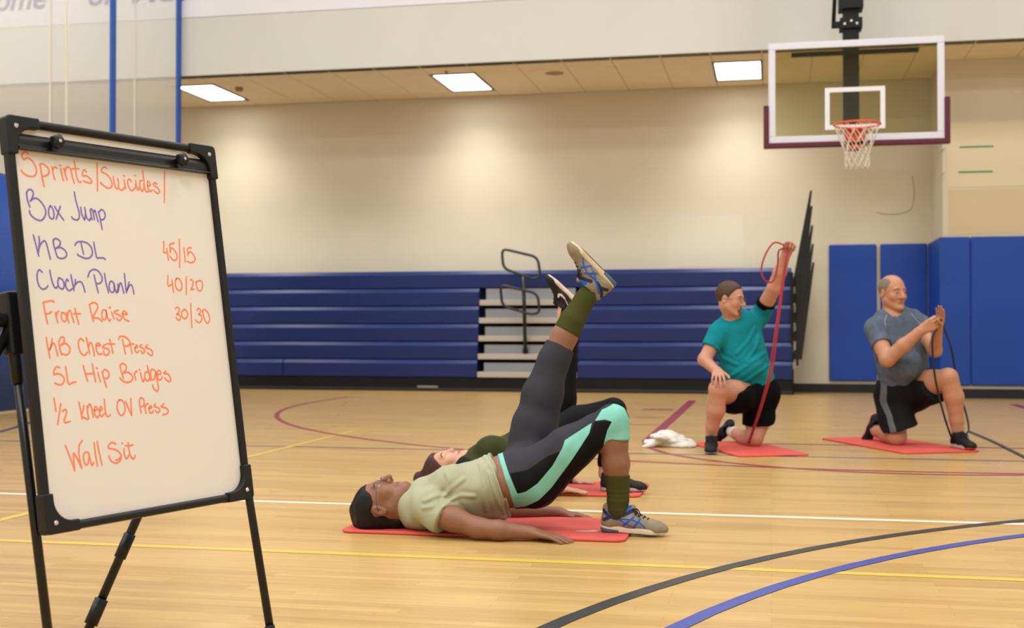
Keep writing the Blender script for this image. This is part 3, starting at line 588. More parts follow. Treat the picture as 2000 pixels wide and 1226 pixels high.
# ------------------------------------------------------------------ implicit-surface modelling: smooth unions meshed by surface nets
def _smin(a, b, k):
    if k <= 0: return np.minimum(a, b)
    h = np.clip(.5+.5*(b-a)/k, 0, 1); return b+(a-b)*h-k*h*(1-h)
A_ = np.asarray
class Fld:
    """list of (op, fn, k): op 'u' union, 's' subtract, 'i' intersect, all smooth"""
    def __init__(s): s.p = []
    def add(s, op, fn, k): s.p.append((op, fn, k)); return s
    def cap(s, a, b, ra, rb=None, k=.02, op='u', axis=None, fl=1.0):
        a = A_(a, float); b = A_(b, float); rb = ra if rb is None else rb; ab = b-a; L2 = max(ab@ab, 1e-12)
        if axis is not None: axis = nrm(axis); q = 1/fl-1
        def fn(p):
            v = p-a; t = np.clip(v@ab/L2, 0, 1); v = v-t[:, None]*ab
            if axis is not None: v = v+(v@axis)[:, None]*q*axis
            d = np.sqrt((v*v).sum(1))-(ra+(rb-ra)*t)
            return d*min(fl, 1.0)
        return s.add(op, fn, k)
    def chain(s, pts, rs, k=.02, op='u', axis=None, fl=1.0):
        for i in range(len(pts)-1): s.cap(pts[i], pts[i+1], rs[i], rs[i+1], k, op, axis, fl)
        return s
    def ell(s, c, r, M=None, k=.02, op='u'):
        c = A_(c, float); r = A_(r, float); M = np.eye(3) if M is None else A_(M)
        def fn(p):
            q = (p-c)@M; k0 = np.sqrt(((q/r)**2).sum(1)); k1 = np.sqrt(((q/r**2)**2).sum(1))
            return np.where(k1 > 1e-6, k0*(k0-1)/np.maximum(k1, 1e-6), -r.min())
        return s.add(op, fn, k)
    def sph(s, c, r, k=.01, op='u'): return s.ell(c, (r, r, r), None, k, op)
    def plane(s, p0, n, k=.004, op='i'):
        p0 = A_(p0, float); n = nrm(n); return s.add(op, lambda p: (p-p0)@n, k)
    def poly(s, pts, O, ex, ey, k=.004, op='i'):
        pts = A_(pts, float); fn = lambda p: polyd(np.c_[(p-O)@ex, (p-O)@ey], pts); return s.add(op, fn, k)
    def grp(s, f, k=.01, op='u'): s.p.append((op, f, k)); return s
    def off(s, d): s.p.append(('o', d, 0)); return s
    def noise(s, fn): s.p.append(('n', fn, 0)); return s
    def __call__(s, p):
        d = np.full(len(p), 1e3)
        for op, fn, k in s.p:
            if op == 'o': d = d-fn; continue
            if op == 'n': d = d+fn(p); continue
            e = fn(p)
            if op == 'u': d = _smin(d, e, k)
            elif op == 'i': d = -_smin(-d, -e, k)
            else: d = -_smin(-d, e, k)
        return d
    def cull(s, c, rad):
        g = Fld(); c1 = c[None]; m = 1e3; es = []
        for op, fn, k in s.p:
            e = None if op in 'on' else float(fn(c1)[0]); es.append(e)
            if op == 'u': m = min(m, e)
        for (op, fn, k), e in zip(s.p, es):
            if op == 'u' and e > m+2*rad+k+.004: continue
            if op == 's' and e > rad+k+.002: continue
            if op == 'i' and e < -rad-k-.06: continue
            g.p.append((op, fn.cull(c, rad) if isinstance(fn, Fld) else fn, k))
        return g
def polyd(q, pts):
    n = len(pts); d = np.full(len(q), 1e9); ins = np.zeros(len(q), bool)
    for i in range(n):
        a = pts[i]; b = pts[(i+1) % n]; ab = b-a; v = q-a; t = np.clip(v@ab/(ab@ab+1e-12), 0, 1); w = v-t[:, None]*ab; d = np.minimum(d, (w*w).sum(1))
        c1 = (q[:, 1] >= a[1]) != (q[:, 1] >= b[1]); 
        xx = a[0]+(q[:, 1]-a[1])*(b[0]-a[0])/(b[1]-a[1]+1e-12); ins ^= c1 & (q[:, 0] < xx)
    return np.sqrt(d)*np.where(ins, -1, 1)
def lined(q, pts):
    d = np.full(len(q), 1e9)
    for a, b in zip(pts[:-1], pts[1:]):
        a = A_(a, float); b = A_(b, float); ab = b-a; v = q-a; t = np.clip(v@ab/(ab@ab+1e-12), 0, 1); w = v-t[:, None]*ab; d = np.minimum(d, (w*w).sum(1))
    return np.sqrt(d)
OFF = A_([[i, j, k] for i in (0, 1) for j in (0, 1) for k in (0, 1)])
EDG = [(a, b) for a in range(8) for b in range(a+1, 8) if bin(a ^ b).count('1') == 1]
def mesh(f, lo, hi, h, B=14):
    lo = A_(lo, float)-2*h; hi = A_(hi, float)+2*h; nb = np.ceil((hi-lo)/(B*h)).astype(int); rad = math.sqrt(3)/2*(B+1)*h
    I = np.stack(np.meshgrid(*[np.arange(n) for n in nb], indexing='ij'), -1).reshape(-1, 3); cc = lo+(I+.5)*B*h
    act = I[np.abs(f(cc)) < rad*1.08+.012]; S = B+2; g = np.stack(np.meshgrid(*[np.arange(S)]*3, indexing='ij'), -1).reshape(-1, 3)
    N = nb*B+4; st = A_([N[1]*N[2], N[2], 1]); VK = []; VP = []; Q = []
    for b in act:
        base = b*B; c = lo+(base+B/2)*h; ff = f.cull(c, rad); d = ff(lo+(base+g)*h).reshape(S, S, S); s = d < 0
        if s.all() or not s.any(): continue
        # cell vertices for own cells
        m = s[:B, :B, :B]; cnt = sum(s[o[0]:o[0]+B, o[1]:o[1]+B, o[2]:o[2]+B].astype(np.int8) for o in OFF); cells = np.argwhere((cnt > 0) & (cnt < 8))
        if len(cells):
            dv = np.stack([d[cells[:, 0]+o[0], cells[:, 1]+o[1], cells[:, 2]+o[2]] for o in OFF], 1); acc = np.zeros((len(cells), 3)); num = np.zeros(len(cells))
            for a, bb in EDG:
                x = (dv[:, a] < 0) != (dv[:, bb] < 0); t = np.where(x, dv[:, a]/(dv[:, a]-dv[:, bb]+1e-20), 0)
                pt = OFF[a]+t[:, None]*(OFF[bb]-OFF[a]); acc += np.where(x[:, None], pt, 0); num += x
            VK.append((cells+base)@st); VP.append(lo+(base+cells+acc/num[:, None])*h)
        for ax in range(3):
            o = [0, 0, 0]; o[ax] = 1
            # edges at points 1..B so that all four cells are inside this block or handled by keys
            A = s[:B, :B, :B]; Bb = s[o[0]:o[0]+B, o[1]:o[1]+B, o[2]:o[2]+B]; e = np.argwhere(A != Bb)
            if not len(e): continue
            flip = A[e[:, 0], e[:, 1], e[:, 2]]; u = [0, 0, 0]; v = [0, 0, 0]; u[(ax+1) % 3] = 1; v[(ax+2) % 3] = 1; gidx = e+base; u = A_(u); v = A_(v)
            q = np.stack([(gidx-u-v)@st, (gidx-v)@st, gidx@st, (gidx-u)@st], 1); q[~flip] = q[~flip][:, ::-1]; Q.append(q)
    if not VK: return np.zeros((0, 3)), np.zeros((0, 4), int)
    K = np.concatenate(VK); Pp = np.concatenate(VP); Q = np.concatenate(Q); o = np.argsort(K); K = K[o]; Pp = Pp[o]
    ix = np.searchsorted(K, Q); ix = np.minimum(ix, len(K)-1); ok = (K[ix] == Q).all(1); return Pp, ix[ok]
def smooth_v(V, F, it=1, lam=.5):
    e = np.concatenate([F[:, [0, 1]], F[:, [1, 2]], F[:, [2, 3]], F[:, [3, 0]]])
    for _ in range(it):
        s = np.zeros_like(V); n = np.zeros(len(V)); np.add.at(s, e[:, 0], V[e[:, 1]]); np.add.at(n, e[:, 0], 1); V = V*(1-lam)+lam*s/np.maximum(n, 1)[:, None]
    return V
def build(name, f, lo, hi, h, m, parent, attrs=None, sm=1, **tags):
    V, F = mesh(f, lo, hi, h)
    if sm and len(V): V = smooth_v(V, F, sm, .5)
    at = {k: fn(V) for k, fn in attrs.items()} if attrs else None
    return mk(name, V, F, m, parent, smooth=True, attrs=at, **tags)
def bbox(pts, pad): p = A_(pts, float); return p.min(0)-pad, p.max(0)+pad
# ------------------------------------------------------------------ anatomy
def headM(fwd, up):
    f = nrm(fwd); u = A_(up, float); u = nrm(u-f*(u@f)); return np.stack([np.cross(f, u), f, u], 1)   # columns right, forward, up
def add_head(F, O, M, s=1.0, male=False, nose=1.0, jaw=1.0, fat=0.):
    T = lambda x, y, z: O+M@A_([x, y, z])*s
    F.ell(T(0, -.008, .035), A_([.074, .096, .086])*s, M, .01)
    F.ell(T(0, .030, -.018), A_([.0625+fat, .064, .092])*s, M, .025)
    for sx in (1, -1):
        F.cap(T(sx*.050*jaw, .0, -.048), T(sx*.018, .068, -.098), .022*s, .018*s, .025)
        F.sph(T(sx*.040, .058, -.026), (.026+fat)*s, .02)
    F.cap(T(-.034, .078, .024), T(.034, .078, .024), .0135*s, None, .012)
    F.sph(T(0, .078, -.100), (.0165 if not male else .020)*s, .015)
    for sx in (1, -1): F.sph(T(sx*.031, .104, .004), .0175*s, .012, 's')
    F.cap(T(0, .088, .014), T(0, .108*nose**.3, -.028), .0085*s, .0115*s*nose, .010)
    for sx in (1, -1): F.sph(T(sx*.0125*nose, .098, -.034), .0085*s*nose, .006)
    F.sph(T(0, .109*nose**.3, -.031), .0105*s*nose, .006)
    for sx in (1, -1): F.sph(T(sx*.0065, .106, -.0415), .0038*s, .003, 's')
    F.cap(T(-.017, .0835, -.0615), T(.017, .0835, -.0615), .0070*s, None, .009); F.cap(T(-.014, .083, -.073), T(.014, .083, -.073), .0074*s, None, .009)
    F.cap(T(-.024, .0905, -.0672), T(.024, .0905, -.0672), .0022*s, None, .003, 's')
    for sx in (1, -1):
        F.sph(T(sx*.031, .0775, .003), .0135*s, .004)                                      # eye ball under the lids
        Me = M@A_([[1, 0, 0], [0, math.cos(.25), math.sin(.25)], [0, -math.sin(.25), math.cos(.25)]])
        F.ell(T(sx*.075, -.010, -.004), A_([.009, .018, .031])*s, Me, .004)
        F.ell(T(sx*.083, -.008, -.001), A_([.006, .010, .018])*s, Me, .004, 's')
    return T
def face_attrs(O, M, s, brow=.5):
    def L(V): return (V-O)@M/s
    def lips(V): q = L(V); d = np.sqrt((q[:, 0]/.024)**2+((q[:, 2]+.0675)/.0095)**2)-1; return np.where(q[:, 1] > .07, d*.01, 1.)
    def brows(V):
        q = L(V); qa = np.c_[np.abs(q[:, 0]), q[:, 2]]; d = lined(qa, [(.014, .024), (.030, .0295), (.046, .022)])-.0034; return np.where(q[:, 1] > .05, d, 1.)
    def eyes(V): q = L(V); d = np.sqrt(((np.abs(q[:, 0])-.031)/.0135)**2+((q[:, 2]-.003)/.0036)**2)-1; return np.where(q[:, 1] > .07, d*.005, 1.)
    def iris(V): q = L(V); d = np.sqrt((np.abs(q[:, 0])-.031)**2+(q[:, 2]-.003)**2)-.0062; return np.where(q[:, 1] > .07, np.maximum(d, eyes(V)), 1.)
    return dict(lips=lips, brows=brows, eyes=eyes, iris=iris)
def skin(name, col, lip, brow, extra=()):
    return mat(name, col, .5, .4, .05, 35, .02, 400, masks=[('lips', lip), ('brows', brow), ('eyes', '#b9aca2'), ('iris', '#241a17')]+list(extra), sss=.08)
def add_hand(F, W, d, n, side, s=1.0, curl=(.15, .2, .15), spread=.06, thumb=(.5, .1), k=.004, curls=None):
    """W wrist, d towards the fingers, n out of the palm, side = direction in which the thumb lies"""
    d = nrm(d); n = nrm(n-d*(A_(n)@d)); t = A_(side, float); t = nrm(t-d*(t@d)-n*(t@n))
    F.cap(W-d*.02*s, W+d*.02*s, .026*s, .026*s, .015, axis=n, fl=.72)
    kn = []
    for i, (o, l) in enumerate(((.030, .088), (.010, .092), (-.010, .087), (-.028, .079))):
        K = W+t*o*s+d*l*s; kn.append(K); F.cap(W+t*o*.55*s+d*.015*s, K, .0145*s, .0115*s, .010, axis=n, fl=.85)
    pts = list(kn)
    for i, (K, L) in enumerate(zip(kn, ((.042, .025, .021), (.046, .029, .022), (.043, .027, .021), (.033, .020, .019)))):
        cu = curls[i] if curls else curl; ang = 0; p = K; fd = nrm(d+t*(1.5-i)*spread); r = (.0088, .0092, .0088, .0078)[i]*s
        for j in range(3):
            ang += cu[j]; q = p+(fd*math.cos(ang)+n*math.sin(ang))*L[j]*s; F.cap(p, q, r*(1-.09*j), r*(1-.09*(j+1)), k if j else .006); p = q; pts.append(q)
    b = W+d*.022*s+t*.020*s; m = W+d*(.022+.040*math.cos(thumb[0]))*s+t*(.020+.045*math.sin(thumb[0]))*s+n*.012*s
    e = m+(d*math.cos(thumb[0]*.6)+t*math.sin(thumb[0]*.6)+n*thumb[1])*.030*s; e2 = e+(d*math.cos(thumb[0]*.4)+t*math.sin(thumb[0]*.3)+n*(thumb[1]*1.6))*.024*s
    F.cap(b, m, .0155*s, .0115*s, .010); F.cap(m, e, .0108*s, .0095*s, .005); F.cap(e, e2, .0095*s, .0078*s, .003); pts += [m, e2]
    return pts
def hair_poly(F, O, M, s, poly, k=.004):
    F.poly(A_(poly)*s, O, M[:, 1], M[:, 2], k); return F
def glasses(O, M, s, parent, m):
    T = lambda x, y, z: O+M@A_([x, y, z])*s
    parts = []
    for sx in (1, -1):
        rim = [T(sx*(.033+.023*math.cos(a)*(1-.08*math.sin(a))), .104-.10*abs(.033+.023*math.cos(a)-.03)**1.5, -.001+.0165*math.sin(a)) for a in np.linspace(0, 2*math.pi, 24, endpoint=False)]
        parts.append(tube_vf(rim, .0014*s, 6, True)); parts.append(tube_vf([T(sx*.056, .100, .004), T(sx*.074, .088, .006), T(sx*.079, .02, .006), T(sx*.080, -.012, .0)], .0016*s, 6))
    parts.append(tube_vf([T(-.010, .105, .004), T(0, .110, .007), T(.010, .105, .004)], .0014*s, 6))
    return mk('glasses', *join(parts), m, parent, smooth=True)
def ridges(lines, O, amp=.006, wd=.009):
    """cloth folds running along polylines of a side plane"""
    L = [A_([((q-O)@RV, (q-O)@ZV) for q in l]) for l in lines]
    def fn(p):
        q = np.c_[(p-O)@RV, (p-O)@ZV]; o = np.zeros(len(p))
        for l in L:
            d = lined(q, l); o -= amp*np.exp(-(d/wd)**2); o += amp*.55*np.exp(-((d-wd*2)/wd)**2)
        return o
    return fn
# ------------------------------------------------------------------ shoe: heel at origin, x to the toe, y to the side, z up
def shoe(name, O, X, Z, L, parent, m_up, m_sole, attrs=None, lace=None, h=.0035, sole2=None, label=None, ank=None):
    X = nrm(X); Z = nrm(A_(Z)-X*(A_(Z)@X)); Y = np.cross(Z, X); s = L/.293
    T = lambda x, y, z: O+(X*x+Y*y+Z*z)*s; M = np.stack([X, Y, Z], 1)
    f = Fld(); f.cap(T(.040, 0, .040), T(.034, 0, .100), .034*s, .024*s, .02); f.cap(T(.05, 0, .045), T(.13, 0, .052), .036*s, .036*s, .02); f.cap(T(.13, 0, .052), T(.235, .002, .030), .038*s, .027*s, .02, axis=Y, fl=1.18)
    f.ell(T(.235, .003, .026), A_([.056, .043, .030])*s, M, .02); f.cap(T(.070, 0, .07), T(.085, 0, .092), .037*s, .043*s, .02)
    f.cap(T(.115, 0, .080), T(.138, 0, .108), .024*s, .013*s, .015)
    f.cap(T(.084, 0, .104), T(.078, 0, .18), .034*s, .052*s, .006, 's'); f.plane(T(0, 0, .012), -Z, .003)
    g = Fld(); g.cap(T(.040, 0, .014), T(.130, 0, .014), .036*s, .034*s, .01); g.cap(T(.130, 0, .014), T(.215, .003, .014), .034*s, .044*s, .01); g.cap(T(.215, .003, .014), T(.250, .003, .016), .044*s, .036*s, .01)
    g.plane(T(0, 0, .0), nrm(-Z), .005); g.plane(T(.0, 0, .034), nrm(Z+X*.035), .005); g.plane(T(.225, 0, .0), nrm(-Z+X*.16), .006)
    lo, hi = bbox([T(a, b, c) for a in (-.01, .30) for b in (-.05, .05) for c in (-.005, .14)], 0)
    loc = lambda V: (V-O)@M/s
    at = {k: (lambda V, fn=fn: fn(loc(V))) for k, fn in attrs.items()} if attrs else None
    o = build(name, f, lo, hi, h, m_up, parent, at)
    if label: o['label'] = label
    build('sole', g, lo, hi, h, m_sole, o, {k: (lambda V, fn=fn: fn(loc(V))) for k, fn in sole2.items()} if sole2 else None)
    if lace:
        prt = []
        for i in range(6):
            x = .132+.017*i; z = .096-.0076*i; prt.append(tube_vf(cr([T(x, -.024, z-.012), T(x+.004, -.012, z+.0005), T(x+.004, .012, z+.0005), T(x, .024, z-.012)], 5), .0030*s, 6))
            prt.append(tube_vf(cr([T(x, -.022, z-.010), T(x+.010, 0, z-.001), T(x+.018, .022, z-.020)], 5), .0026*s, 6))
        for sy in (1, -1):
            prt.append(tube_vf(cr([T(.140, 0, .102), T(.145, sy*.02, .104), T(.152, sy*.034, .088), T(.155, sy*.022, .084), T(.142, 0, .101)], 6), .0026*s, 6)); prt.append(tube_vf(cr([T(.142, 0, .102), T(.155, sy*.015, .100), T(.168, sy*.036, .074)], 6), .0024*s, 6))
        mk('laces', *join(prt), lace, o, smooth=True)
    return o
# ------------------------------------------------------------------ exercise mats
def exmat(corners, lab, holes=(), th=.013, r=.045):
    c = [A_([q[0], q[1], 0.]) for q in corners]; O = c[0]; ex = nrm(c[1]-c[0]); w_ = np.linalg.norm(c[1]-c[0]); ey = c[3]-c[0]; ey = nrm(ey-ex*(ex@ey)); h_ = np.linalg.norm(c[3]-c[0])
    t = thing('exercise_mat', lab, 'exercise mat', O+ex*w_/2+ey*h_/2, 'red exercise mats')
    prism('mat_foam', rrect(w_, h_, r, 7), O+ZV*.0012, ex, ey, ZV, th-.0012, mat('mat_foam_red', '#d2564e', .65, .3, .03, 9, .1, 500), t, .004)
    for u, v in holes: mk('eyelet', *disc_vf(O+ex*u+ey*v+ZV*(th-.0004), ZV, .017, .0009, 20), mat('eyelet_dark', '#7c2a2c', .7), t)
    return t, O, ex, ey, w_, h_
m1 = exmat([(-1.775, 4.955), (-.575, 4.955), (-.575, 5.515), (-1.775, 5.515)], 'red exercise mat under the woman in the sage T-shirt, nearest the camera', [(.055, .10), (.055, .46)])
m2 = exmat([(-1.93, 6.30), (-.655, 6.30), (-.655, 6.84), (-1.93, 6.84)], 'red exercise mat under the woman in black behind the front one', [(1.21, .09)])
m3 = exmat([G(1443, 893), G(1583, 890), G(1500, 864), G(1360, 866)], 'red exercise mat under the kneeling man in teal', r=.04)
m4 = exmat([G(1766, 887), G(1917, 883), G(1808, 857), G(1680, 857)], 'red exercise mat under the kneeling man in grey, far right', r=.04)
pwd = G(1148, 1037, .013); mk('chalk_smudge', [pwd+A_([a, b, .0006]) for a, b in ((-.05, -.012), (.0, -.02), (.035, -.008), (.045, .03), (.02, .035), (-.01, .012), (-.05, .004))], [tuple(range(7))], mat('chalk', '#d9a3a3', .9), m1[0])

def sub(f0, d):  # copy of a field grown by d
    g = Fld(); g.p = list(f0.p); g.off(d); return g
def wr(dirs, amp, fr):
    """soft fabric folds"""
    D = [(nrm(a), s) for a, s in dirs]
    def fn(p):
        o = np.zeros(len(p))
        for i, (a, s) in enumerate(D): o += np.sin(p@a*fr*s+2.2*np.sin(p[:, 0]*9+i)+1.7*np.sin(p[:, 2]*11+2*i))
        return amp*o/len(D)
    return fn

# ------------------------------------------------------------------ woman in front (sage T-shirt), D = 5.25
W = P
w1 = thing('person', 'person in sage T-shirt, glasses and charcoal-mint leggings doing a one-leg bridge nearest the camera', 'person', (*P(960, 1000, 5.25)[:2], .013))
sk1 = skin('skin_brown', '#855a44', '#74483f', '#2b1a15')
H1 = W(749, 984, 5.26); M1 = headM((-.02, -.10, 1), (-1, -.02, -.03))
hipN, hipF = W(1045, 925, 5.14), W(1020, 905, 5.37)
knN, anN = W(1196, 822, 5.13), W(1206, 1005, 5.14)
knF, anF = W(1084, 700, 5.40), W(1158, 560, 5.42)
zax = nrm(W(1000, 900, 5.25)-W(1000, 950, 5.25))
def torso1(f, gr=0.):
    f.chain([W(845, 982, 5.27), W(880, 970, 5.26), W(925, 955, 5.25), W(968, 943, 5.25)], A_([.150, .155, .140, .125])+gr, .03, axis=(-.3, 0, 1), fl=.70)
    f.cap(W(968, 943, 5.25), W(1015, 935, 5.25), .125+gr, .150+gr, .03, axis=(-.1, 0, 1), fl=.76)
    for D_ in (5.17, 5.34): f.ell(W(888, 940, D_), A_([.075, .07, .055])+gr, None, .03)
    f.cap(W(838, 990, 5.12), W(860, 985, 5.2), .056+gr, .06+gr, .03); f.cap(W(838, 985, 5.41), W(860, 985, 5.34), .056+gr, .06+gr, .03)
def pelvis1(f, gr=0.):
    f.cap(W(968, 943, 5.25), W(1015, 935, 5.25), .125+gr, .150+gr, .03, axis=(-.1, 0, 1), fl=.76)
    f.cap(W(1000, 937, 5.25), W(1032, 930, 5.25), .140+gr, .150+gr, .03, axis=(-.1, 0, 1), fl=.74)
    f.cap(W(1040, 930, 5.17), W(1110, 878, 5.14), .108+gr, .088+gr, .04); f.cap(W(1110, 878, 5.14), knN, .088+gr, .061+gr, .03)
    f.cap(W(1052, 950, 5.17), W(1090, 915, 5.16), .075+gr, .06+gr, .04)
    f.cap(W(1030, 915, 5.35), W(1044, 835, 5.38), .108+gr, .093+gr, .04); f.cap(W(1044, 835, 5.38), W(1060, 770, 5.39), .093+gr, .080+gr, .03); f.cap(W(1060, 770, 5.39), W(1083, 700, 5.40), .080+gr, .063+gr, .03)
def shankN(f, gr=0.): f.chain([knN+A_([0, 0, -.0]), W(1199, 862, 5.13), W(1203, 905, 5.13), W(1207, 960, 5.14), W(1207, 988, 5.14), anN+A_([0, 0, -.01])], A_([.060, .056, .055, .041, .030, .022])+gr, .02)
def shankF(f, gr=0.): f.chain([W(1082, 702, 5.40), W(1103, 655, 5.41), W(1118, 625, 5.41), W(1142, 585, 5.42), W(1149, 573, 5.42), anF], A_([.061, .055, .048, .039, .030, .022])+gr, .02)
b = Fld(); torso1(b); pelvis1(b); shankN(b); shankF(b)
T = add_head(b, H1, M1, 1.02, nose=1.12)
b.cap(T(0, -.02, -.05), W(838, 985, 5.26), .056, .060, .03); b.cap(T(0, .040, -.088), T(0, .0, -.12), .034, .045, .02)
shN, elN, wrN = W(846, 1002, 5.10), W(935, 1031, 5.02), W(1038, 1040, 5.00)
b.chain([shN, W(885, 1013, 5.06), elN], [.052, .047, .040], .03); b.chain([elN, W(975, 1035, 5.00), wrN], [.041, .038, .026], .02)
shF, elF, wrF = W(852, 985, 5.43), W(955, 998, 5.56), W(1092, 1001, 5.60)
b.chain([shF, elF], [.050, .040], .03); b.chain([elF, W(1010, 1000, 5.58), wrF], [.040, .036, .025], .02)
hp1 = add_hand(b, wrN, W(1118, 1054, 4.945)-wrN, (0, 0, -1), (.1, 1, 0), .98, curl=(.14, .10, .02), spread=.13, thumb=(.55, .1))
hp2 = add_hand(b, wrF, W(1165, 1010, 5.60)-wrF, (0, 0, -1), (.1, -1, 0), .98, curl=(.12, .10, .02), spread=.10, thumb=(.5, .1))
b.add('i', lambda p: np.where((p[:, 1] > 4.953) & (p[:, 1] < 5.517) & (p[:, 0] < -.573), .0134, .002)-p[:, 2], .002)
lo, hi = bbox([W(690, 1030, 5.2), W(1210, 540, 5.4), W(1300, 1045, 5.2), W(900, 1040, 4.92), W(1100, 1000, 5.68)], .06); lo[2] = 0
build('body', b, lo, hi, .0034, sk1, w1, face_attrs(H1, M1, 1.02))
# hair: short black bob lying on the mat
h = Fld(); TT = lambda x, y, z: H1+M1@A_([x, y, z])*1.02
h.ell(TT(0, -.012, .037), (.082, .104, .096), M1, .02); h.cap(TT(0, -.072, .02), TT(0, -.066, -.07), .052, .040, .03, axis=M1[:, 1], fl=.8); h.cap(TT(-.03, -.072, .075), TT(.03, -.072, .075), .040, None, .03); h.cap(TT(0, -.062, -.06), TT(0, -.055, -.105), .040, .030, .03, axis=M1[:, 1], fl=.8); h.cap(TT(0, -.03, .11), TT(0, -.08, .115), .035, .022, .03)
h.poly(A_([(.098, .082), (.070, .062), (.048, .030), (.026, .020), (.012, .024), (-.012, .034), (-.036, .018), (-.036, -.03), (-.036, -.055), (-.040, -.095), (-.05, -.15), (-.16, -.15), (-.16, .18), (.05, .18), (.098, .11)])*1.02, H1, M1[:, 1], M1[:, 2], .006)
h.noise(lambda p: .0016*np.sin(p[:, 1]*160+6*np.sin(p[:, 0]*14))+.0012*np.sin(p[:, 0]*90+p[:, 1]*60)); h.plane((0, 0, .0145), (0, 0, -1), .002)
build('hair', h, *bbox([H1-.17, H1+.17], 0), .0034, mat('hair_black', '#0d0b0a', .5, .25, .3, 60, .3, 300), w1)
glasses(H1, M1, 1.02, w1, mat('glasses_steel', '#5f6570', .25, .6, metal=.6))
# T-shirt
s = Fld(); torso1(s, .014)
s.cap(W(905, 985, 5.25), W(962, 985, 5.26), .085, .085, .05, axis=(0, 0, 1), fl=.75)
s.cap(W(940, 950, 5.25), W(964, 942, 5.25), .142, .146, .03, axis=(-.1, 0, 1), fl=.73); s.cap(W(962, 985, 5.2), W(983, 1006, 5.19), .055, .022, .03, axis=(0, 1, 0), fl=.7); s.cap(W(962, 985, 5.33), W(983, 1006, 5.33), .055, .022, .03)
sl = Fld(); sl.chain([W(838, 990, 5.13), W(858, 1006, 5.09), W(878, 1016, 5.06)], [.066, .064, .066], .03); sl.plane(W(868, 1012, 5.07), W(886, 1018, 5.05)-W(856, 1004, 5.09)+A_([0, 0, -.006]), .003); s.grp(sl, .03)
sl = Fld(); sl.chain([W(838, 985, 5.40), W(880, 992, 5.47)], [.062, .060], .03); sl.plane(W(876, 990, 5.46), W(880, 992, 5.47)-W(838, 985, 5.40), .003); s.grp(sl, .03)
# hem: plane through the rolled front edge and the hanging back edge
hemd = W(1001, 1018, 5.25)-W(956, 888, 5.25); s.plane(W(958, 893, 5.25), np.cross(hemd, W(958, 893, 5.5)-W(958, 893, 5.2))*1.0 if np.cross(hemd, W(958, 893, 5.5)-W(958, 893, 5.2))[0] > 0 else -np.cross(hemd, W(958, 893, 5.5)-W(958, 893, 5.2)), .004)
s.cap(H1+M1@A_([0, -.01, -.05]), W(815, 975, 5.26), .055, .060, .006, 's')
s.noise(wr([((1, 0, .6), 1), ((1, .2, -.5), .8), ((.3, 1, .2), .7)], .0048, 62)); s.plane((0, 0, .0140), (0, 0, -1), .002)
hn_ = s.p[-4 if False else [i for i, q in enumerate(s.p) if q[0] == 'i'][0]][1]
s.noise(lambda p: -.0045*np.exp(np.clip(hn_(p), -.3, 0)/.022)*(1+np.sin(hn_(p)*300+3*np.sin(p[:, 1]*20))))
s.noise(ridges([[W(866, 972, 5.1), W(884, 950, 5.1), W(905, 935, 5.1)], [W(868, 978, 5.1), W(900, 966, 5.1), W(926, 968, 5.1)], [W(870, 985, 5.1), W(892, 985, 5.1), W(905, 1000, 5.1)], [W(872, 965, 5.1), W(878, 940, 5.1), W(872, 925, 5.1)], [W(938, 910, 5.1), W(948, 950, 5.1), W(950, 1000, 5.1)], [W(955, 925, 5.1), W(968, 965, 5.1), W(984, 1005, 5.1)], [W(830, 975, 5.1), W(850, 966, 5.1), W(866, 965, 5.1)], [W(828, 988, 5.1), W(846, 984, 5.1)]], W(900, 960, 5.1), .0036, .008))
build('t_shirt', s, *bbox([W(780, 1040, 5.0), W(1010, 880, 5.5), W(780, 1040, 5.5), W(1010, 1020, 5.0)], .02), .0036, mat('shirt_sage', '#a0a289', .85, .15, .03, 30, .12, 500), w1)
# leggings with mint panels (side-seam panels as cloth colour)
lg = Fld(); a_ = Fld(); torso1(a_); pelvis1(a_); a_.off(.0045)
pN = Fld(); pN.cap(W(1040, 930, 5.17), W(1110, 878, 5.14), .1125, .0925, .04); 
sN = Fld(); shankN(sN, .0075); sN.plane(W(1203, 857, 5.13), W(1200, 872, 5.13)-W(1201, 852, 5.13), .002); sF = Fld(); shankF(sF, .0075); sF.plane(W(1094, 675, 5.40), W(1114, 632, 5.41)-W(1090, 682, 5.40), .002)
a_.plane(W(972.6, 891, 5.25), -np.cross(W(1003, 986, 5.25)-W(972.6, 891, 5.25), W(972, 891, 5.4)-W(972, 891, 5.2)) if np.cross(W(1003, 986, 5.25)-W(972.6, 891, 5.25), W(972, 891, 5.4)-W(972, 891, 5.2))[0] > 0 else np.cross(W(1003, 986, 5.25)-W(972.6, 891, 5.25), W(972, 891, 5.4)-W(972, 891, 5.2)), .003)
lg.grp(a_, .01); lg.grp(sN, .02); lg.grp(sF, .02)
ox1 = W(1000, 850, 5.12)
def side(px): return A_([((W(x, y, 5.12)-ox1)@RV, (W(x, y, 5.12)-ox1)@ZV) for x, y in px])
def spx(V): q = V-ox1; return np.c_[q@RV, q@ZV]
kneeP = [(1160.5, 820), (1175, 799), (1201, 787), (1219, 796), (1230, 820), (1234, 851), (1236, 870), (1178, 870), (1178, 862), (1184, 838), (1192.6, 821), (1180, 817)]
strp = [(1154.5, 824), (1102, 856.5), (1096.6, 872), (1078, 906), (1049.6, 940), (1026, 957), (1010.5, 961.5), (993.5, 922), (981, 888), (965, 888), (968, 917), (982, 950), (993.5, 984), (1002.6, 996), (1026, 989.5), (1052, 974), (1075.7, 950.5), (1101.8, 914), (1128, 875), (1149, 843.5)]
blk1 = [(1096, 876), (1070, 887), (1031, 914), (996, 922), (1010.5, 962), (1031, 955), (1055, 936), (1081, 901), (1098, 870)]
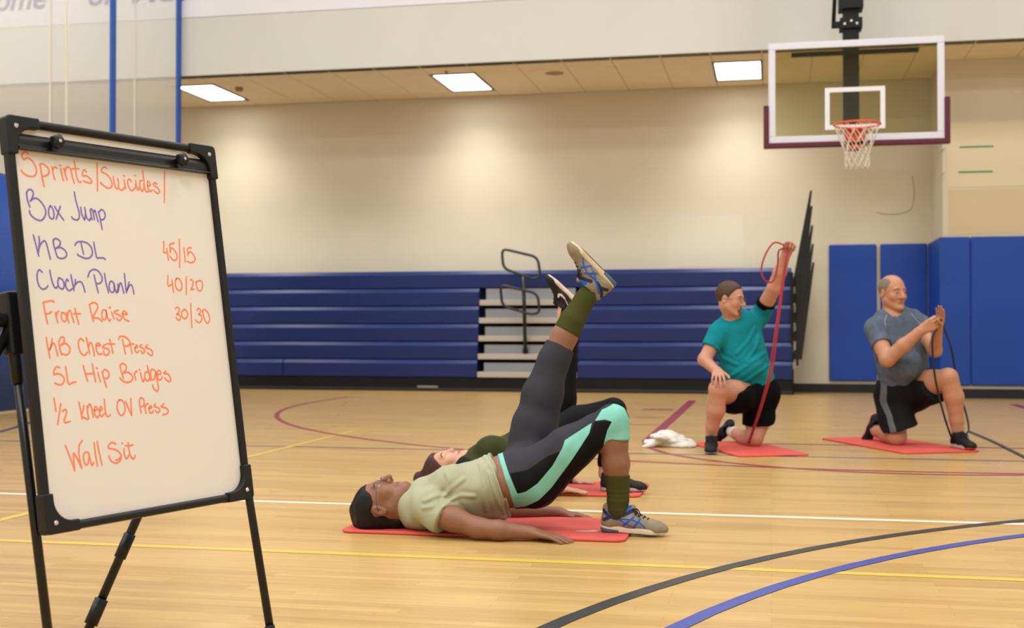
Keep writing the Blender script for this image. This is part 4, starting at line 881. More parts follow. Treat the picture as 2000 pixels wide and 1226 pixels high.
blk2 = [(1160.5, 820.5), (1192.6, 820), (1184, 838), (1177, 870), (1160, 885), (1130, 920), (1080, 975), (1040, 1000), (1024, 990), (1026, 987), (1052, 974), (1101.8, 914), (1128, 875), (1149, 843.5)]
nearmask = lambda V: np.where((V-C0)@FV < 5.30, -1., 1.)
la = dict(blackp=lambda V: np.maximum(np.minimum(polyd(spx(V), side(blk1)), polyd(spx(V), side(blk2))), nearmask(V)), mint=lambda V: np.maximum(np.minimum(polyd(spx(V), side(kneeP)), polyd(spx(V), side(strp))), nearmask(V)))
lg.noise(wr([((1, 0, -.7), 1), ((.6, .3, 1), .7)], .0016, 90))
build('leggings', lg, *bbox([W(965, 1000, 5.1), W(1235, 660, 5.4), W(1235, 1000, 5.0), W(965, 700, 5.5)], .06), .0036, mat('leggings_charcoal', '#34343c', .7, .12, .03, 40, .05, 600, masks=[('blackp', '#101013'), ('mint', '#7abdb2')]), w1, la)
# socks
olv = mat('sock_olive', '#3f421f', .85, .15, .04, 60, .2, 700)
k_ = Fld(); k_.chain([W(1204, 912, 5.13), W(1207, 955, 5.14), W(1207, 976, 5.14), W(1207, 994, 5.14), W(1208, 1003, 5.14), W(1208, 1011, 5.14)], [.0575, .0475, .0450, .0415, .034, .025], .008); k_.plane(W(1205, 927, 5.13), (0, 0, 1), .003)
k_.noise(lambda p: .0011*np.sin(p[:, 2]*330)*(np.abs(p[:, 2]-.17) < .03)); build('sock', k_, *bbox([W(1175, 1030, 5.1), W(1240, 910, 5.2)], .05), .0036, olv, w1)
k_ = Fld(); k_.chain([W(1103, 655, 5.41), W(1118, 625, 5.41), W(1140, 588, 5.42), W(1147, 577, 5.42), W(1153, 567, 5.42), W(1159, 557, 5.42)], [.062, .0545, .0455, .0425, .032, .025], .01); k_.plane(W(1107, 648, 5.41), W(1103, 655, 5.41)-W(1142, 585, 5.42), .003)
build('sock', k_, *bbox([W(1080, 670, 5.35), W(1185, 530, 5.48)], .03), .0036, olv, w1)
# shoes
def shoe_pat():
    z5 = lambda pts: [((x-290)/5307, (970-y)/5273) for x, y in pts]
    bl_ = [(z5([(1060, 590), (850, 780)]), .0042), (z5([(1210, 620), (1060, 840)]), .0042), (z5([(480, 500), (760, 650), (1030, 640), (1200, 700), (1310, 780), (1360, 890)]), .0032), (z5([(480, 520), (700, 640), (900, 740), (1060, 800)]), .0024), (z5([(880, 440), (960, 380)]), .008)]
    nv = [(z5([(370, 490), (530, 620), (400, 690)]), .0075), (z5([(560, 610), (700, 640)]), .008), (z5([(820, 560), (1040, 450)]), .008)]
    f1 = lambda q: np.minimum.reduce([lined(q[:, [0, 2]], a)-w_ for a, w_ in bl_]); f2 = lambda q: np.minimum.reduce([lined(q[:, [0, 2]], a)-w_ for a, w_ in nv])
    return dict(navyp=f2, bluep=f1)
run = mat('shoe_taupe', '#857a66', .75, .3, .10, 50, .1, 300, masks=[('navyp', '#23294a'), ('bluep', '#1d52b8')])
runs = mat('sole_cream', '#cdbfa6', .7, .3, .06, 30, masks=[('heelgel', '#4b6077'), ('outsole', '#1b1c20')])
sat = dict(heelgel=lambda q: np.maximum(q[:, 2]-.020+(q[:, 0]-.0)*.08, q[:, 0]-.085), outsole=lambda q: np.where(q[:, 0] > .08, q[:, 2]-.0045, 1.))
lacem = mat('laces_black', '#121214', .8)
sO = G(1171, 1036, .0155); sT = G(1303, 1046, .004)
shoe('shoe', sO, sT-sO, (0, 0, 1), .288, w1, run, runs, shoe_pat(), lacem, sole2=sat, label='taupe running shoe with blue stripes planted on the mat end')
hl, to = W(1207, 556, 5.42), W(1118, 466, 5.40)
shoe('shoe', hl, to-hl, -(W(1180, 500, 5.42)-W(1155, 525, 5.42)), .288, w1, run, runs, shoe_pat(), lacem, sole2=sat, label='taupe running shoe with blue stripes raised in the air')

# ------------------------------------------------------------------ woman behind, D = 6.55
w2 = thing('person', 'person with red-brown hair in olive top and black leggings doing a one-leg bridge behind', 'person', (*P(1000, 930, 6.55)[:2], .013))
sk2 = skin('skin_fair', '#c6967f', '#a85f5c', '#3a241c')
H2 = W(876, 914, 6.55); M2 = headM((-.04, -.26, 1), (-1, -.1, -.06))
def torso2(f, gr=0.):
    f.chain([W(925, 918, 6.56), W(960, 902, 6.55), W(1000, 886, 6.55), W(1040, 870, 6.55)], A_([.145, .148, .13, .135])+gr, .03, axis=(-.3, 0, 1), fl=.72)
    for D_ in (6.46, 6.64): f.ell(W(960, 876, D_), A_([.075, .07, .062])+gr, None, .03)
    f.cap(W(920, 925, 6.40), W(945, 918, 6.5), .058+gr, .06+gr, .03); f.cap(W(920, 922, 6.71), W(945, 918, 6.62), .058+gr, .06+gr, .03)
def legs2(f, gr=0.):
    f.cap(W(1040, 868, 6.55), W(1070, 862, 6.55), .140+gr, .145+gr, .03, axis=(-.1, 0, 1), fl=.76)
    f.chain([W(1075, 862, 6.46), W(1130, 828, 6.45), W(1198, 802, 6.44)], A_([.105, .088, .062])+gr, .03); f.chain([W(1198, 802, 6.44), W(1192, 850, 6.46), W(1185, 900, 6.48), W(1182, 925, 6.49)], A_([.060, .055, .040, .036])+gr, .02)
    f.chain([W(1075, 850, 6.64), W(1092, 780, 6.66), W(1103, 705, 6.68)], A_([.105, .085, .062])+gr, .03); f.chain([W(1103, 705, 6.68), W(1108, 660, 6.69), W(1104, 615, 6.70), W(1103, 588, 6.70)], A_([.060, .055, .040, .036])+gr, .02)
b = Fld(); torso2(b); legs2(b); T = add_head(b, H2, M2, .98, nose=.85); b.cap(T(0, -.02, -.05), W(922, 922, 6.56), .050, .055, .03)
aN = [W(930, 930, 6.38), W(1010, 944, 6.33), W(1095, 953, 6.37)]; aF = [W(930, 924, 6.74), W(1030, 930, 6.82), W(1118, 939, 6.80)]
for a in (aN, aF): b.chain(a, [.048, .038, .025], .02)
add_hand(b, aN[2], W(1155, 963, 6.36)-aN[2], (0, 0, -1), (.1, 1, 0), .95, curl=(.06, .08, .03), spread=.10); add_hand(b, aF[2], W(1168, 945, 6.76)-aF[2], (0, 0, -1), (.1, -1, 0), .95, curl=(.06, .08, .03), spread=.10)
b.plane((0, 0, .0135), (0, 0, -1), .002)
lo, hi = bbox([W(810, 950, 6.5), W(1210, 580, 6.7), W(1150, 955, 6.3), W(1150, 950, 6.85)], .07); lo[2] = 0
build('body', b, lo, hi, .0045, sk2, w2, face_attrs(H2, M2, .98))
h = Fld(); TT = lambda x, y, z: H2+M2@A_([x, y, z])*.98
h.ell(TT(0, -.010, .037), (.083, .106, .098), M2, .02); h.cap(TT(0, -.05, .10), TT(0, -.05, .155), .062, .040, .03); h.cap(TT(0, -.07, .08), TT(.01, -.075, .165), .045, .028, .02); h.cap(TT(0, -.06, .06), TT(0, -.06, -.06), .05, .035, .03)
h.poly(A_([(.100, .080), (.075, .066), (.050, .040), (.026, .018), (.010, .010), (.0, -.03), (-.03, -.035), (-.05, -.085), (-.07, -.12), (-.20, -.12), (-.20, .25), (.05, .25), (.100, .11)]), H2, M2[:, 1], M2[:, 2], .006)
h.noise(lambda p: .0022*np.sin(p[:, 1]*150+6*np.sin(p[:, 0]*14))); h.plane((0, 0, .0145), (0, 0, -1), .002)
build('hair', h, *bbox([H2-.23, H2+.2], 0), .0042, mat('hair_auburn', '#40211a', .5, .35, .35, 40, .3, 250), w2)
s = Fld(); torso2(s, .008); s.cap(W(1040, 868, 6.55), W(1062, 862, 6.55), .145, .148, .03, axis=(-.1, 0, 1), fl=.76); s.plane(W(1055, 865, 6.55), (1, .2, -.3), .004)
s.cap(H2+M2@A_([0, -.01, -.05]), W(905, 915, 6.56), .054, .058, .005, 's'); s.noise(wr([((1, 0, .6), 1), ((1, .2, -.5), .8)], .002, 70)); s.plane((0, 0, .0140), (0, 0, -1), .002)
jk = lambda V: np.minimum(((V-W(940, 893, 6.55))@nrm(A_([.18, 0, 1]))), 1.)
build('top', s, *bbox([W(895, 955, 6.3), W(1070, 830, 6.9)], .08), .0045, mat('top_olive', '#343b1c', .8, .2, .05, 30, .1, 400, masks=[('jacket', '#101013')]), w2, dict(jacket=jk))
for a in (aN, aF):
    s = Fld(); s.chain([a[0]+A_([-.03, 0, .0]), a[0], a[1], a[2]+(a[2]-a[1])*.03], [.05, .058, .047, .034], .02); s.plane(a[2]+(a[2]-a[1])*.02, a[2]-a[1], .003); s.plane((0, 0, .0140), (0, 0, -1), .002); s.noise(wr([((1, 0, .6), 1)], .0015, 90))
    build('sleeve', s, *bbox(a, .07), .0045, mat('cloth_black', '#0b0b0d', .85, .08, .1, 40), w2)
s = Fld(); g_ = Fld(); legs2(g_, .004); g_.plane(W(1046, 866, 6.55), (-1, -.2, .2), .004); g_.cap(W(1182, 950, 6.49), W(1183, 924, 6.48), .052, None, .003, 's'); g_.cap(W(1105, 560, 6.70), W(1105, 574, 6.70), .06, None, .003, 's'); s.grp(g_, 0)
build('leggings', s, *bbox([W(1040, 940, 6.4), W(1215, 580, 6.75), W(1215, 940, 6.3)], .06), .0045, mat('leggings_black', '#0c0c10', .7, .12, .1, 40), w2)
sO = G(1171, 958, .0135); sT = G(1262, 960, .0135)
swo = dict(swp=lambda q: np.maximum(np.minimum(lined(q[:, [0, 2]], [(.105, .050), (.115, .040), (.14, .036)])-.0055, lined(q[:, [0, 2]], [(.14, .036), (.17, .043), (.195, .052)])-.0028), -1.))
swo2 = dict(swp=lambda q: np.minimum.reduce([lined(q[:, [0, 2]], [(.150, .070), (.158, .058), (.145, .050)])-.006, lined(q[:, [0, 2]], [(.145, .050), (.115, .052)])-.0045, lined(q[:, [0, 2]], [(.115, .052), (.075, .066)])-.0022]))
bsh = mat('shoe_black', '#121214', .65, .35, .1, 60, .1, 400, masks=[('swp', '#cbb9b2')]); wso = mat('sole_white', '#d6c3bb', .6); gso = mat('sole_grey', '#a39a98', .6)
shoe('shoe', sO, sT-sO, (0, 0, 1), .252, w2, bsh, gso, dict(swp=lambda q: np.ones(len(q))), lacem, h=.0042, label='black trainer flat on the mat')
hl, to = W(1140, 592, 6.70), W(1066, 522, 6.68)
shoe('shoe', hl+A_([0, 0, -.01]), to-hl, -(W(1120, 545, 6.68)-W(1098, 570, 6.68)), .262, w2, bsh, wso, swo2, lacem, h=.0042, label='black trainer with white sole raised in the air')

# ------------------------------------------------------------------ man in teal, D about 9
n1 = thing('person', 'person in teal T-shirt, glasses and goatee kneeling on one knee with one arm raised', 'person', (*G(1440, 868)[:2], .013))
skm = skin('skin_ruddy', '#bd8871', '#a05f50', '#4a3326', extra=[('goatee', '#6b4632')])
H3 = W(1426, 584, 8.86); M3 = headM(RV*.84-F0*.54-ZV*.12, ZV+RV*.06-F0*.05)
up3 = nrm(W(1440, 640, 8.95)-W(1462, 740, 9.0)); fr3 = nrm(-F0*.93+RV*.35)
def torso3(f, gr=0.):
    f.chain([W(1441, 648, 8.97), W(1449, 685, 8.97), W(1459, 725, 8.98), W(1468, 758, 9.02)], A_([.168, .170, .165, .155])+gr, .03, axis=fr3, fl=.70)
    f.ell(W(1456, 718, 8.90), A_([.12, .09, .10])+gr, None, .04); f.cap(W(1408, 645, 8.92), W(1440, 640, 8.97), .062+gr, .07+gr, .03); f.cap(W(1480, 622, 9.05), W(1455, 642, 9.0), .054+gr, .06+gr, .03); f.cap(W(1415, 636, 8.95), W(1455, 634, 9.0), .045+gr, None, .03)
def legs3(f, gr=0.):
    f.cap(W(1452, 765, 8.98), W(1484, 768, 9.06), .125+gr, None, .03)
    f.chain([W(1450, 770, 8.95), W(1430, 768, 8.80), W(1403, 760, 8.64)], A_([.105, .092, .066])+gr, .03); f.chain([W(1484, 775, 9.08), W(1482, 815, 9.04), W(1473, 854, 8.98)], A_([.108, .092, .066])+gr, .03)
sA = [W(1404, 650, 8.90), W(1376, 702, 8.84), W(1400, 726, 8.72)]; sB = [W(1483, 617, 9.05), W(1512, 562, 8.90), W(1534, 500, 8.80)]
b = Fld(); torso3(b, -.008); legs3(b); T = add_head(b, H3, M3, .99, male=True, nose=1.1, jaw=1.04, fat=.001)
b.cap(T(0, -.02, -.05), W(1441, 636, 8.95), .056, .058, .03)
b.chain([W(1403, 760, 8.64), W(1398, 800, 8.68), W(1391, 832, 8.72), W(1389, 856, 8.74)], [.064, .064, .045, .038], .02)
b.chain([W(1472, 856, 8.98), W(1458, 855, 9.15), W(1440, 848, 9.32), W(1432, 842, 9.38)], [.062, .058, .043, .040], .02)
b.cap(sA[0], sA[1], .056, .046, .03); b.cap(sA[1], sA[2], .046, .031, .02); b.cap(sB[0], sB[1], .060, .050, .03); b.chain([sB[1], sB[1]*.5+sB[2]*.5, sB[2]], [.050, .046, .032], .02)
add_hand(b, sA[2]+A_([0, 0, .012])-FV*.02, -FV*1.0-RV*.12-ZV*.30, -ZV, RV*1.0, 1.08, curl=(.45, .5, .3), spread=.16, thumb=(.8, .1))
add_hand(b, sB[2], (sB[2]-sB[1])+RV*.02, -FV*1.0, -RV, 1.08, curls=[(1.1, 1.5, .9)]*4, spread=.02, thumb=(.3, .9))
b.plane((0, 0, .0135), (0, 0, -1), .002)
lo, hi = bbox([W(1355, 890, 8.5), W(1560, 455, 9.0), W(1500, 880, 9.4), W(1360, 890, 9.4)], .05); lo[2] = 0
gt = lambda V: (lambda q: np.where(q[:, 1] > .045, np.maximum(np.sqrt((q[:, 0]/.030)**2+((q[:, 2]+.082)/.034)**2)-1, 1-np.sqrt((q[:, 0]/.017)**2+((q[:, 2]+.068)/.009)**2))*.015, 1.))((V-H3)@M3/.99)
at = face_attrs(H3, M3, .99); at['goatee'] = gt
build('body', b, lo, hi, .005, skm, n1, at)
h = Fld(); h.ell(H3+M3@A_([0, -.012, .040])*.99, A_([.080, .103, .093])*.99, M3, .02)
h.poly(A_([(.105, .115), (.080, .090), (.058, .074), (.040, .045), (.026, .030), (.020, -.005), (.012, .008), (-.012, .032), (-.034, .016), (-.036, -.03), (-.045, -.06), (-.16, -.06), (-.16, .2), (.098, .2)])*.99, H3, M3[:, 1], M3[:, 2], .005); h.noise(lambda p: .0006*np.sin(p[:, 0]*200+p[:, 2]*130))
build('hair', h, *bbox([H3-.18, H3+.18], 0), .0048, mat('hair_brown', '#4a3526', .6, .3, .3, 60, .3, 200), n1)
glasses(H3, M3, .99, n1, mat('glasses_steel', '#5f6570'))
teal = mat('shirt_teal', '#147f8c', .85, .1, .05, 25, .12, 400)
s = Fld(); torso3(s, .008); s.cap(W(1466, 735, 9.0), W(1476, 756, 9.02), .168, .170, .03, axis=fr3, fl=.72)
sl = Fld(); sl.chain([W(1408, 645, 8.92), sA[0], sA[0]*.45+sA[1]*.55], [.066, .068, .070], .03); sl.plane(sA[0]*.42+sA[1]*.58, sA[1]-sA[0], .003); s.grp(sl, .03)
sl = Fld(); sl.chain([W(1476, 630, 9.06), sB[0], sB[0]*.6+sB[1]*.4], [.058, .066, .068], .03); sl.plane(sB[0]*.58+sB[1]*.42, sB[1]-sB[0], .003); s.grp(sl, .03)
s.plane(W(1468, 753, 9.0), -up3+RV*.05, .005); s.cap(H3+M3@A_([0, -.01, -.06]), W(1437, 628, 8.95), .060, .064, .005, 's')
s.noise(wr([((1, 0, .9), 1), ((.6, .2, -1), .8), ((.9, .9, .5), .5)], .006, 38)); s.noise(ridges([[W(1500, 690, 8.8), W(1470, 705, 8.8), W(1430, 735, 8.8)], [W(1505, 715, 8.8), W(1480, 730, 8.8), W(1455, 748, 8.8)], [W(1480, 640, 8.8), W(1465, 665, 8.8), W(1440, 690, 8.8)], [W(1490, 655, 8.8), W(1480, 680, 8.8), W(1460, 705, 8.8)], [W(1400, 680, 8.8), W(1415, 700, 8.8), W(1440, 712, 8.8)]], W(1450, 690, 8.8), .006, .012))
build('t_shirt', s, *bbox([W(1365, 765, 8.7), W(1530, 570, 9.2), W(1365, 765, 9.2)], .05), .005, teal, n1, label='teal T-shirt')
s = Fld(); s.cap(sB[0]*.64+sB[1]*.36, sB[0]*.45+sB[1]*.55, .0712, .0695, .0); s.plane(sB[0]*.50+sB[1]*.50, sB[1]-sB[0], .003); s.plane(sB[0]*.64+sB[1]*.36, sB[0]-sB[1], .003)
build('sleeve_band', s, *bbox([sB[0], sB[1]], .07), .005, mat('cloth_black', '#0f0f12'), n1)
bkc = mat('cloth_black', '#0f0f12')
g_ = Fld(); g_.cap(W(1452, 765, 8.98), W(1486, 768, 9.06), .146, None, .03)
a_ = Fld(); a_.chain([W(1452, 768, 8.97), W(1432, 770, 8.81), W(1415, 768, 8.72)], [.142, .134, .128], .03); a_.plane(W(1424, 768, 8.74), W(1403, 760, 8.64)-W(1450, 770, 8.95)+RV*-.06, .003); g_.grp(a_, .03)
a_ = Fld(); a_.chain([W(1484, 772, 9.08), W(1482, 815, 9.04), W(1479, 835, 9.02)], [.122, .112, .108], .03); a_.plane(W(1480, 828, 9.03), nrm(A_([-.0, .1, -1]))-RV*.0, .003); g_.grp(a_, .03); g_.plane(W(1466, 742, 9.0), up3, .005)
g_.noise(wr([((1, 0, .5), 1), ((.6, .2, -1), .8)], .003, 60)); build('shorts', g_, *bbox([W(1390, 845, 8.6), W(1515, 735, 9.2)], .08), .005, bkc, n1)
bsm = mat('shoe_charcoal', '#131417', .7, .3, .1, 60); wsm = mat('sole_pale', '#b9b4ac', .6); wsk = mat('sock_white', '#cfc8bf', .9)
k_ = Fld(); k_.cap(W(1389.5, 846, 8.735), W(1389, 860, 8.74), .041, .036, .01); k_.plane(W(1390, 851, 8.60), (0, 0, 1), .003); build('sock', k_, *bbox([W(1390, 850, 8.605), W(1389, 868, 8.60)], .06), .005, wsk, n1)
hl = G(1394, 874); hl[2] = .001; to = G(1387, 886) 
shoe('shoe', G(1391, 880), G(1386, 890)-G(1391, 880), (0, 0, 1), .30, n1, bsm, wsm, None, lacem, h=.005, label='dark trainer flat on the floor in front of the mat')
k_ = Fld(); k_.cap(W(1437, 846, 9.34), W(1430, 842, 9.39), .046, .046, .01); k_.plane(W(1438, 846, 9.33), W(1450, 850, 9.2)-W(1430, 842, 9.39), .003); build('sock', k_, *bbox([W(1437, 846, 9.34), W(1428, 840, 9.41)], .06), .005, wsk, n1)
hl = W(1431, 816, 9.46); to = W(1402, 858, 9.50); to[2] = .045
shoe('shoe', hl, to-hl, W(1440, 850, 9.2)-W(1420, 835, 9.5), .275, n1, bsm, mat('sole_pink', '#c5a09a', .6), None, lacem, h=.005, label='dark trainer bent behind, toes on the mat')

# ------------------------------------------------------------------ man in grey, D about 9.1
n2 = thing('person', 'balding person in heather-grey T-shirt and black shorts kneeling on one knee gripping a black band', 'person', (*G(1770, 866)[:2], .013))
skg = skin('skin_tan', '#b48064', '#a06650', '#7b5a44')
H4 = W(1743, 572, 9.1); M4 = headM(-F0*.93+RV*.38-ZV*.02, ZV-RV*.02)
fr4 = nrm(-F0*.97+RV*.22)
def torso4(f, gr=0.):
    f.chain([W(1750, 645, 9.12), W(1757, 680, 9.10), W(1763, 715, 9.10), W(1764, 752, 9.14)], A_([.185, .185, .180, .172])+gr, .03, axis=fr4, fl=.72)
    f.ell(W(1764, 712, 9.0), A_([.13, .10, .11])+gr, None, .04); f.cap(W(1711, 640, 9.08), W(1745, 638, 9.12), .070+gr, .07+gr, .03); f.cap(W(1796, 632, 9.16), W(1760, 638, 9.12), .066+gr, .07+gr, .03); f.cap(W(1722, 622, 9.12), W(1785, 616, 9.16), .045+gr, None, .03)
def legs4(f, gr=0.):
    f.cap(W(1748, 765, 9.15), W(1784, 764, 9.14), .13+gr, None, .03)
    f.chain([W(1742, 775, 9.18), W(1746, 815, 9.12), W(1752, 852, 9.05)], A_([.112, .095, .068])+gr, .03); f.chain([W(1786, 765, 9.12), W(1820, 748, 8.98), W(1852, 737, 8.86)], A_([.112, .092, .066])+gr, .03)
tA = [W(1709, 645, 9.04), W(1733, 702, 8.86), W(1798, 646, 8.72)]; tB = [W(1799, 638, 9.14), W(1826, 684, 8.90), W(1831, 645, 8.76)]
b = Fld(); torso4(b, -.008); legs4(b); T = add_head(b, H4, M4, 1.09, male=True, nose=1.1, jaw=.98, fat=-.002)
b.cap(T(0, -.02, -.05), W(1748, 630, 9.12), .062, .062, .03)
b.chain([W(1852, 737, 8.86), W(1863, 775, 8.86), W(1868, 820, 8.87), W(1872, 852, 8.87)], [.066, .068, .048, .042], .02)
b.chain([W(1752, 854, 9.05), W(1735, 850, 9.25), W(1714, 842, 9.42), W(1706, 836, 9.48)], [.064, .060, .045, .042], .02)
b.cap(tA[0], tA[1], .064, .052, .03); b.chain([tA[1], tA[1]*.5+tA[2]*.5, tA[2]], [.052, .049, .034], .02); b.cap(tB[0], tB[1], .058, .048, .03); b.cap(tB[1], tB[2], .048, .034, .02)
add_hand(b, tA[2], tA[2]-tA[1]+RV*.03+A_([0, 0, -.06]), F0*.8+RV*.2, A_([0, 0, 1.]), 1.1, curls=[(.7, 1.3, .9)]*4, spread=.02, thumb=(.25, .4))
add_hand(b, tB[2], W(1838, 612, 8.7)-tB[2], -F0*.4-RV*.9, -F0*.8+RV*.1, 1.08, curl=(.15, .15, .1), spread=.05, thumb=(.35, .9))
b.plane((0, 0, .0135), (0, 0, -1), .002)
lo, hi = bbox([W(1690, 885, 8.7), W(1890, 530, 9.3), W(1690, 885, 9.5), W(1890, 890, 8.7)], .05); lo[2] = 0
build('body', b, lo, hi, .005, skg, n2, face_attrs(H4, M4, 1.09))
h = Fld(); h.ell(H4+M4@A_([0, -.012, .036])*1.09, A_([.0775, .099, .088])*1.09, M4, .02)
h.poly(A_([(.050, .075), (.035, .035), (.020, .02), (.018, -.008), (.010, .0), (-.012, .030), (-.034, .016), (-.036, -.03), (-.045, -.06), (-.16, -.06), (-.16, .085), (-.06, .112), (.02, .10)])*1.09, H4, M4[:, 1], M4[:, 2], .004)
h.cap(H4+M4@A_([0, .1, .13])*1.09, H4+M4@A_([0, -.03, .135])*1.09, .062, .062, .01, 's')
build('hair', h, *bbox([H4-.18, H4+.18], 0), .0048, mat('hair_grey', '#7b6f5e', .7, .3, .15, 80, .2, 300), n2)
gry_ = mat('shirt_heather', '#566071', .9, .1, .22, 28, .12, 400, masks=[('seam', '#7c8791')])
s = Fld(); torso4(s, .007)
sl = Fld(); sl.chain([W(1712, 640, 9.08), tA[0], tA[0]*.45+tA[1]*.55], [.072, .072, .070], .03); sl.plane(tA[0]*.50+tA[1]*.50, tA[1]-tA[0], .003); s.grp(sl, .03)
sl = Fld(); sl.chain([W(1792, 634, 9.15), tB[0], tB[0]*.5+tB[1]*.5], [.070, .068, .064], .03); sl.plane(tB[0]*.52+tB[1]*.48, tB[1]-tB[0], .003); s.grp(sl, .03)
s.plane(W(1764, 757, 9.1), (0, 0, -1), .005); s.cap(H4+M4@A_([0, -.01, -.06]), W(1746, 616, 9.08), .066, .072, .005, 's')
s.noise(wr([((1, 0, .9), 1), ((.6, .2, -1), .8), ((.9, .9, .5), .5)], .0035, 45)); ox4 = W(1750, 640, 9.05)
def seam(V):
    q = np.c_[(V-ox4)@RV, (V-ox4)@ZV]; f_ = lambda l: [((W(x, y, 9.05)-ox4)@RV, (W(x, y, 9.05)-ox4)@ZV) for x, y in l]
    d = np.minimum(lined(q, f_([(1730, 614), (1724, 628), (1725, 640)])), lined(q, f_([(1779, 612), (1790, 624), (1800, 634)])))-.004; return np.where((V-C0)@FV < 9.15, d, 1.)
build('t_shirt', s, *bbox([W(1685, 760, 8.8), W(1840, 600, 9.35)], .05), .005, gry_, n2, dict(seam=seam))
g_ = Fld(); g_.cap(W(1748, 765, 9.15), W(1784, 764, 9.14), .150, None, .03); g_.cap(W(1763, 720, 9.10), W(1765, 765, 9.14), .182, .175, .03, axis=fr4, fl=.72)
a_ = Fld(); a_.chain([W(1742, 775, 9.18), W(1750, 815, 9.12), W(1762, 845, 9.06)], [.128, .125, .128], .03); a_.plane(W(1752, 838, 9.07), A_([0, 0, -1])*1.0+RV*.32, .003); g_.grp(a_, .03)
a_ = Fld(); a_.chain([W(1786, 765, 9.12), W(1815, 754, 8.99), W(1832, 752, 8.93)], [.138, .130, .126], .03); a_.plane(W(1822, 751, 8.955), W(1852, 737, 8.86)-W(1786, 765, 9.12)+A_([0, 0, .03]), .003); g_.grp(a_, .03); g_.plane(W(1764, 742, 9.1), (0, 0, 1), .005)
g_.noise(wr([((1, 0, .5), 1), ((.6, .2, -1), .8)], .003, 60))
def stripe(V):
    q = np.c_[(V-ox4)@RV, (V-ox4)@ZV]; l = [((W(x, y, 9.1)-ox4)@RV, (W(x, y, 9.1)-ox4)@ZV) for x, y in ((1722, 740), (1722, 780), (1730, 810), (1736, 850))]; return np.where((V-C0)@FV < 9.2, lined(q, l)-.017, 1.)
build('shorts', g_, *bbox([W(1705, 860, 8.8), W(1850, 735, 9.3)], .08), .005, mat('shorts_black', '#0e0e11', .8, .2, .1, 40, masks=[('stripe', '#5b5f66')]), n2, dict(stripe=stripe))
so = mat('sole_lightgrey', '#b3aca8', .6, masks=[('toe', '#d4533a')])
shoe('shoe', G(1861, 872, .0135), G(1903, 880, .0135)-G(1861, 872, .0135), (0, 0, 1), .30, n2, bsm, so, None, lacem, h=.005, sole2=dict(toe=lambda q: .235-q[:, 0]), label='black trainer with orange toe flat on the mat')
k_ = Fld(); k_.cap(W(1871, 840, 8.87), W(1873, 856, 8.87), .046, .046, .01); k_.plane(W(1871, 846, 8.87), (0, 0, 1), .003); build('sock', k_, *bbox([W(1871, 840, 8.87), W(1873, 860, 8.87)], .06), .005, wsk, n2)
hl = W(1710, 804, 9.50); to = W(1693, 856, 9.54); to[2] = .045
shoe('shoe', hl, to-hl, W(1740, 850, 9.2)-W(1706, 834, 9.5)+A_([0, 0, .02]), .28, n2, bsm, mat('sole_salmon', '#c98a78', .6), None, lacem, h=.005, label='black trainer bent behind, toes on the mat')

# ------------------------------------------------------------------ bands, towel
redb = mat('band_red', '#9c2c38', .6); fist = W(1538, 484, 8.73)
rb = thing('resistance_band', 'red resistance band held overhead by the man in teal and pinned under his knee', 'resistance band', G(1466, 868, .013))
V, F = join([tube_vf(cr([fist, W(1532, 520, 8.66), W(1514, 650, 8.62), W(1503, 725, 8.66), W(1494, 762, 8.70), W(1478, 815, 8.80), W(1461, 866, 8.90)], 8), .0062, 8, flat=(FV, .35)),
             tube_vf(cr([fist+RV*.01, W(1534, 525, 8.66), W(1519, 640, 8.62), W(1510, 715, 8.64), W(1502, 748, 8.67), W(1484, 806, 8.76), W(1463, 866, 8.89)], 8), .0062, 8, flat=(FV, .35)),
             tube_vf(cr([fist-RV*.02+A_([0, 0, .02]), W(1512, 474, 8.72), W(1496, 495, 8.70), W(1487, 525, 8.70), W(1493, 546, 8.70), W(1506, 551, 8.72), W(1514, 540, 8.74), W(1519, 515, 8.74), W(1521, 490, 8.72), fist-RV*.015], 8), .0062, 8, flat=(FV, .35))])
mk('band_loop', V, F, redb, rb, smooth=True)
blb = mat('band_black', '#15151a', .5); hb = W(1829, 640, 8.68)
rb = thing('resistance_band', 'black resistance band from the hands of the man in grey down to his front foot', 'resistance band', G(1876, 870, .013))
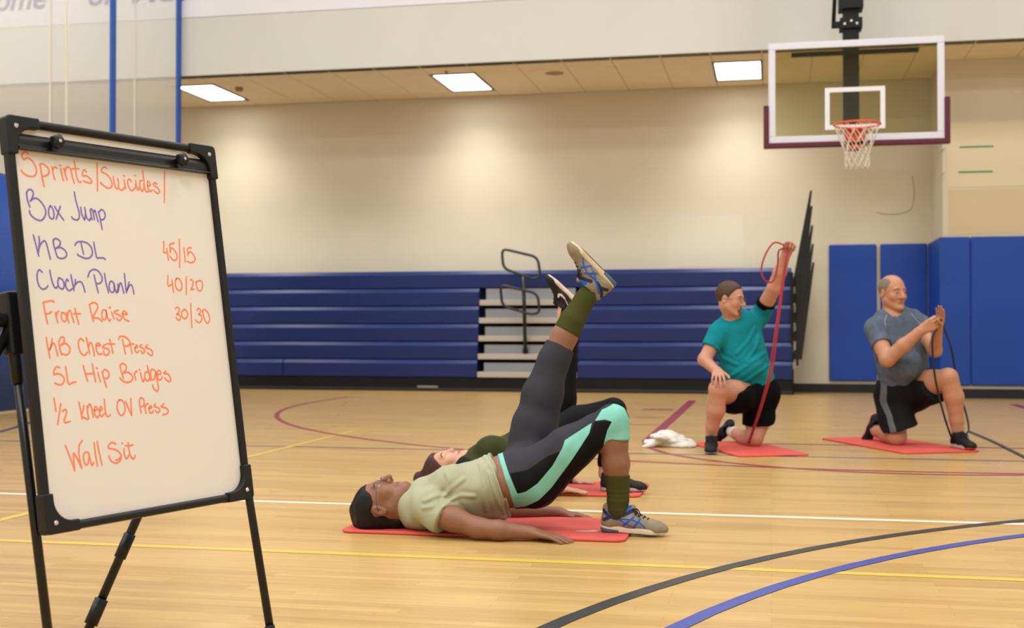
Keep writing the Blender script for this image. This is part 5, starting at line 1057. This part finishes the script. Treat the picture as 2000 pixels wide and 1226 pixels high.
V, F = join([tube_vf(cr([hb, W(1821, 665, 8.66), W(1824, 720, 8.66), W(1833, 770, 8.7), W(1845, 815, 8.74), W(1855, 845, 8.78), G(1866, 873, .016)], 8), .0075, 8, flat=(FV, .4)),
             tube_vf(cr([W(1838, 624, 8.68), W(1844, 640, 8.80), W(1858, 680, 8.98), W(1866, 725, 9.02), W(1876, 770, 9.0), W(1888, 812, 8.96), W(1892, 838, 8.90), W(1886, 850, 8.84), G(1880, 872, .02)], 8), .0075, 8, flat=(FV, .4))])
mk('band_loop', V, F, blb, rb, smooth=True)
o = tube('strap', cr([G(1893, 842, .006), G(1915, 851, .006), G(1945, 864, .006), G(1975, 879, .006), G(2010, 896, .006), G(2060, 918, .006)], 6), .016, mat('strap_grey', '#3a3d49', .6), None, False, 8, (ZV, .3))
o['label'] = 'dark grey strap lying on the floor right of the mats'; o['category'] = 'strap'
tw_ = Fld(); tc_ = lambda x, y, z: G(x, y, 0)+A_([0, 0, z])
r2 = np.random.default_rng(5)
for i in range(22):
    u = r2.random(); cx = 1270+u*76; hgt = (.020+.070*max(0, 1-abs(cx-1302)/34))*(.55+.45*r2.random()); th_ = r2.random()*3.1; ti = (r2.random()-.5)*.6
    e1 = nrm(A_([math.cos(th_), math.sin(th_)*.6, ti*.5])); e3 = nrm(A_([-e1[2]*.8, (r2.random()-.5)*.7, 1.0])); e3 = nrm(e3-e1*(e3@e1)); Mx = np.stack([e1, np.cross(e3, e1), e3], 1)
    tw_.ell(tc_(cx, 871+r2.normal()*2.2, hgt), (.058+.03*r2.random(), .042, .023), Mx, .026)
tw_.ell(tc_(1302, 871, .02), (.13, .085, .045), None, .010); tw_.ell(tc_(1334, 873, .012), (.10, .075, .032), None, .010)
tw_.noise(lambda p: -.003+.006*np.abs(np.sin(p[:, 0]*48+4*np.sin(p[:, 1]*20)+p[:, 2]*30))); tw_.plane((0, 0, .001), (0, 0, -1), .002)
o = build('towel', tw_, *bbox([tc_(1262, 880, 0), tc_(1368, 860, .13)], .05), .005, mat('towel_white', '#dcd8d2', .95, .1, .03, 60, .3, 300), None); o['label'] = 'crumpled white towel on the floor left of the teal man\'s mat'; o['category'] = 'towel'
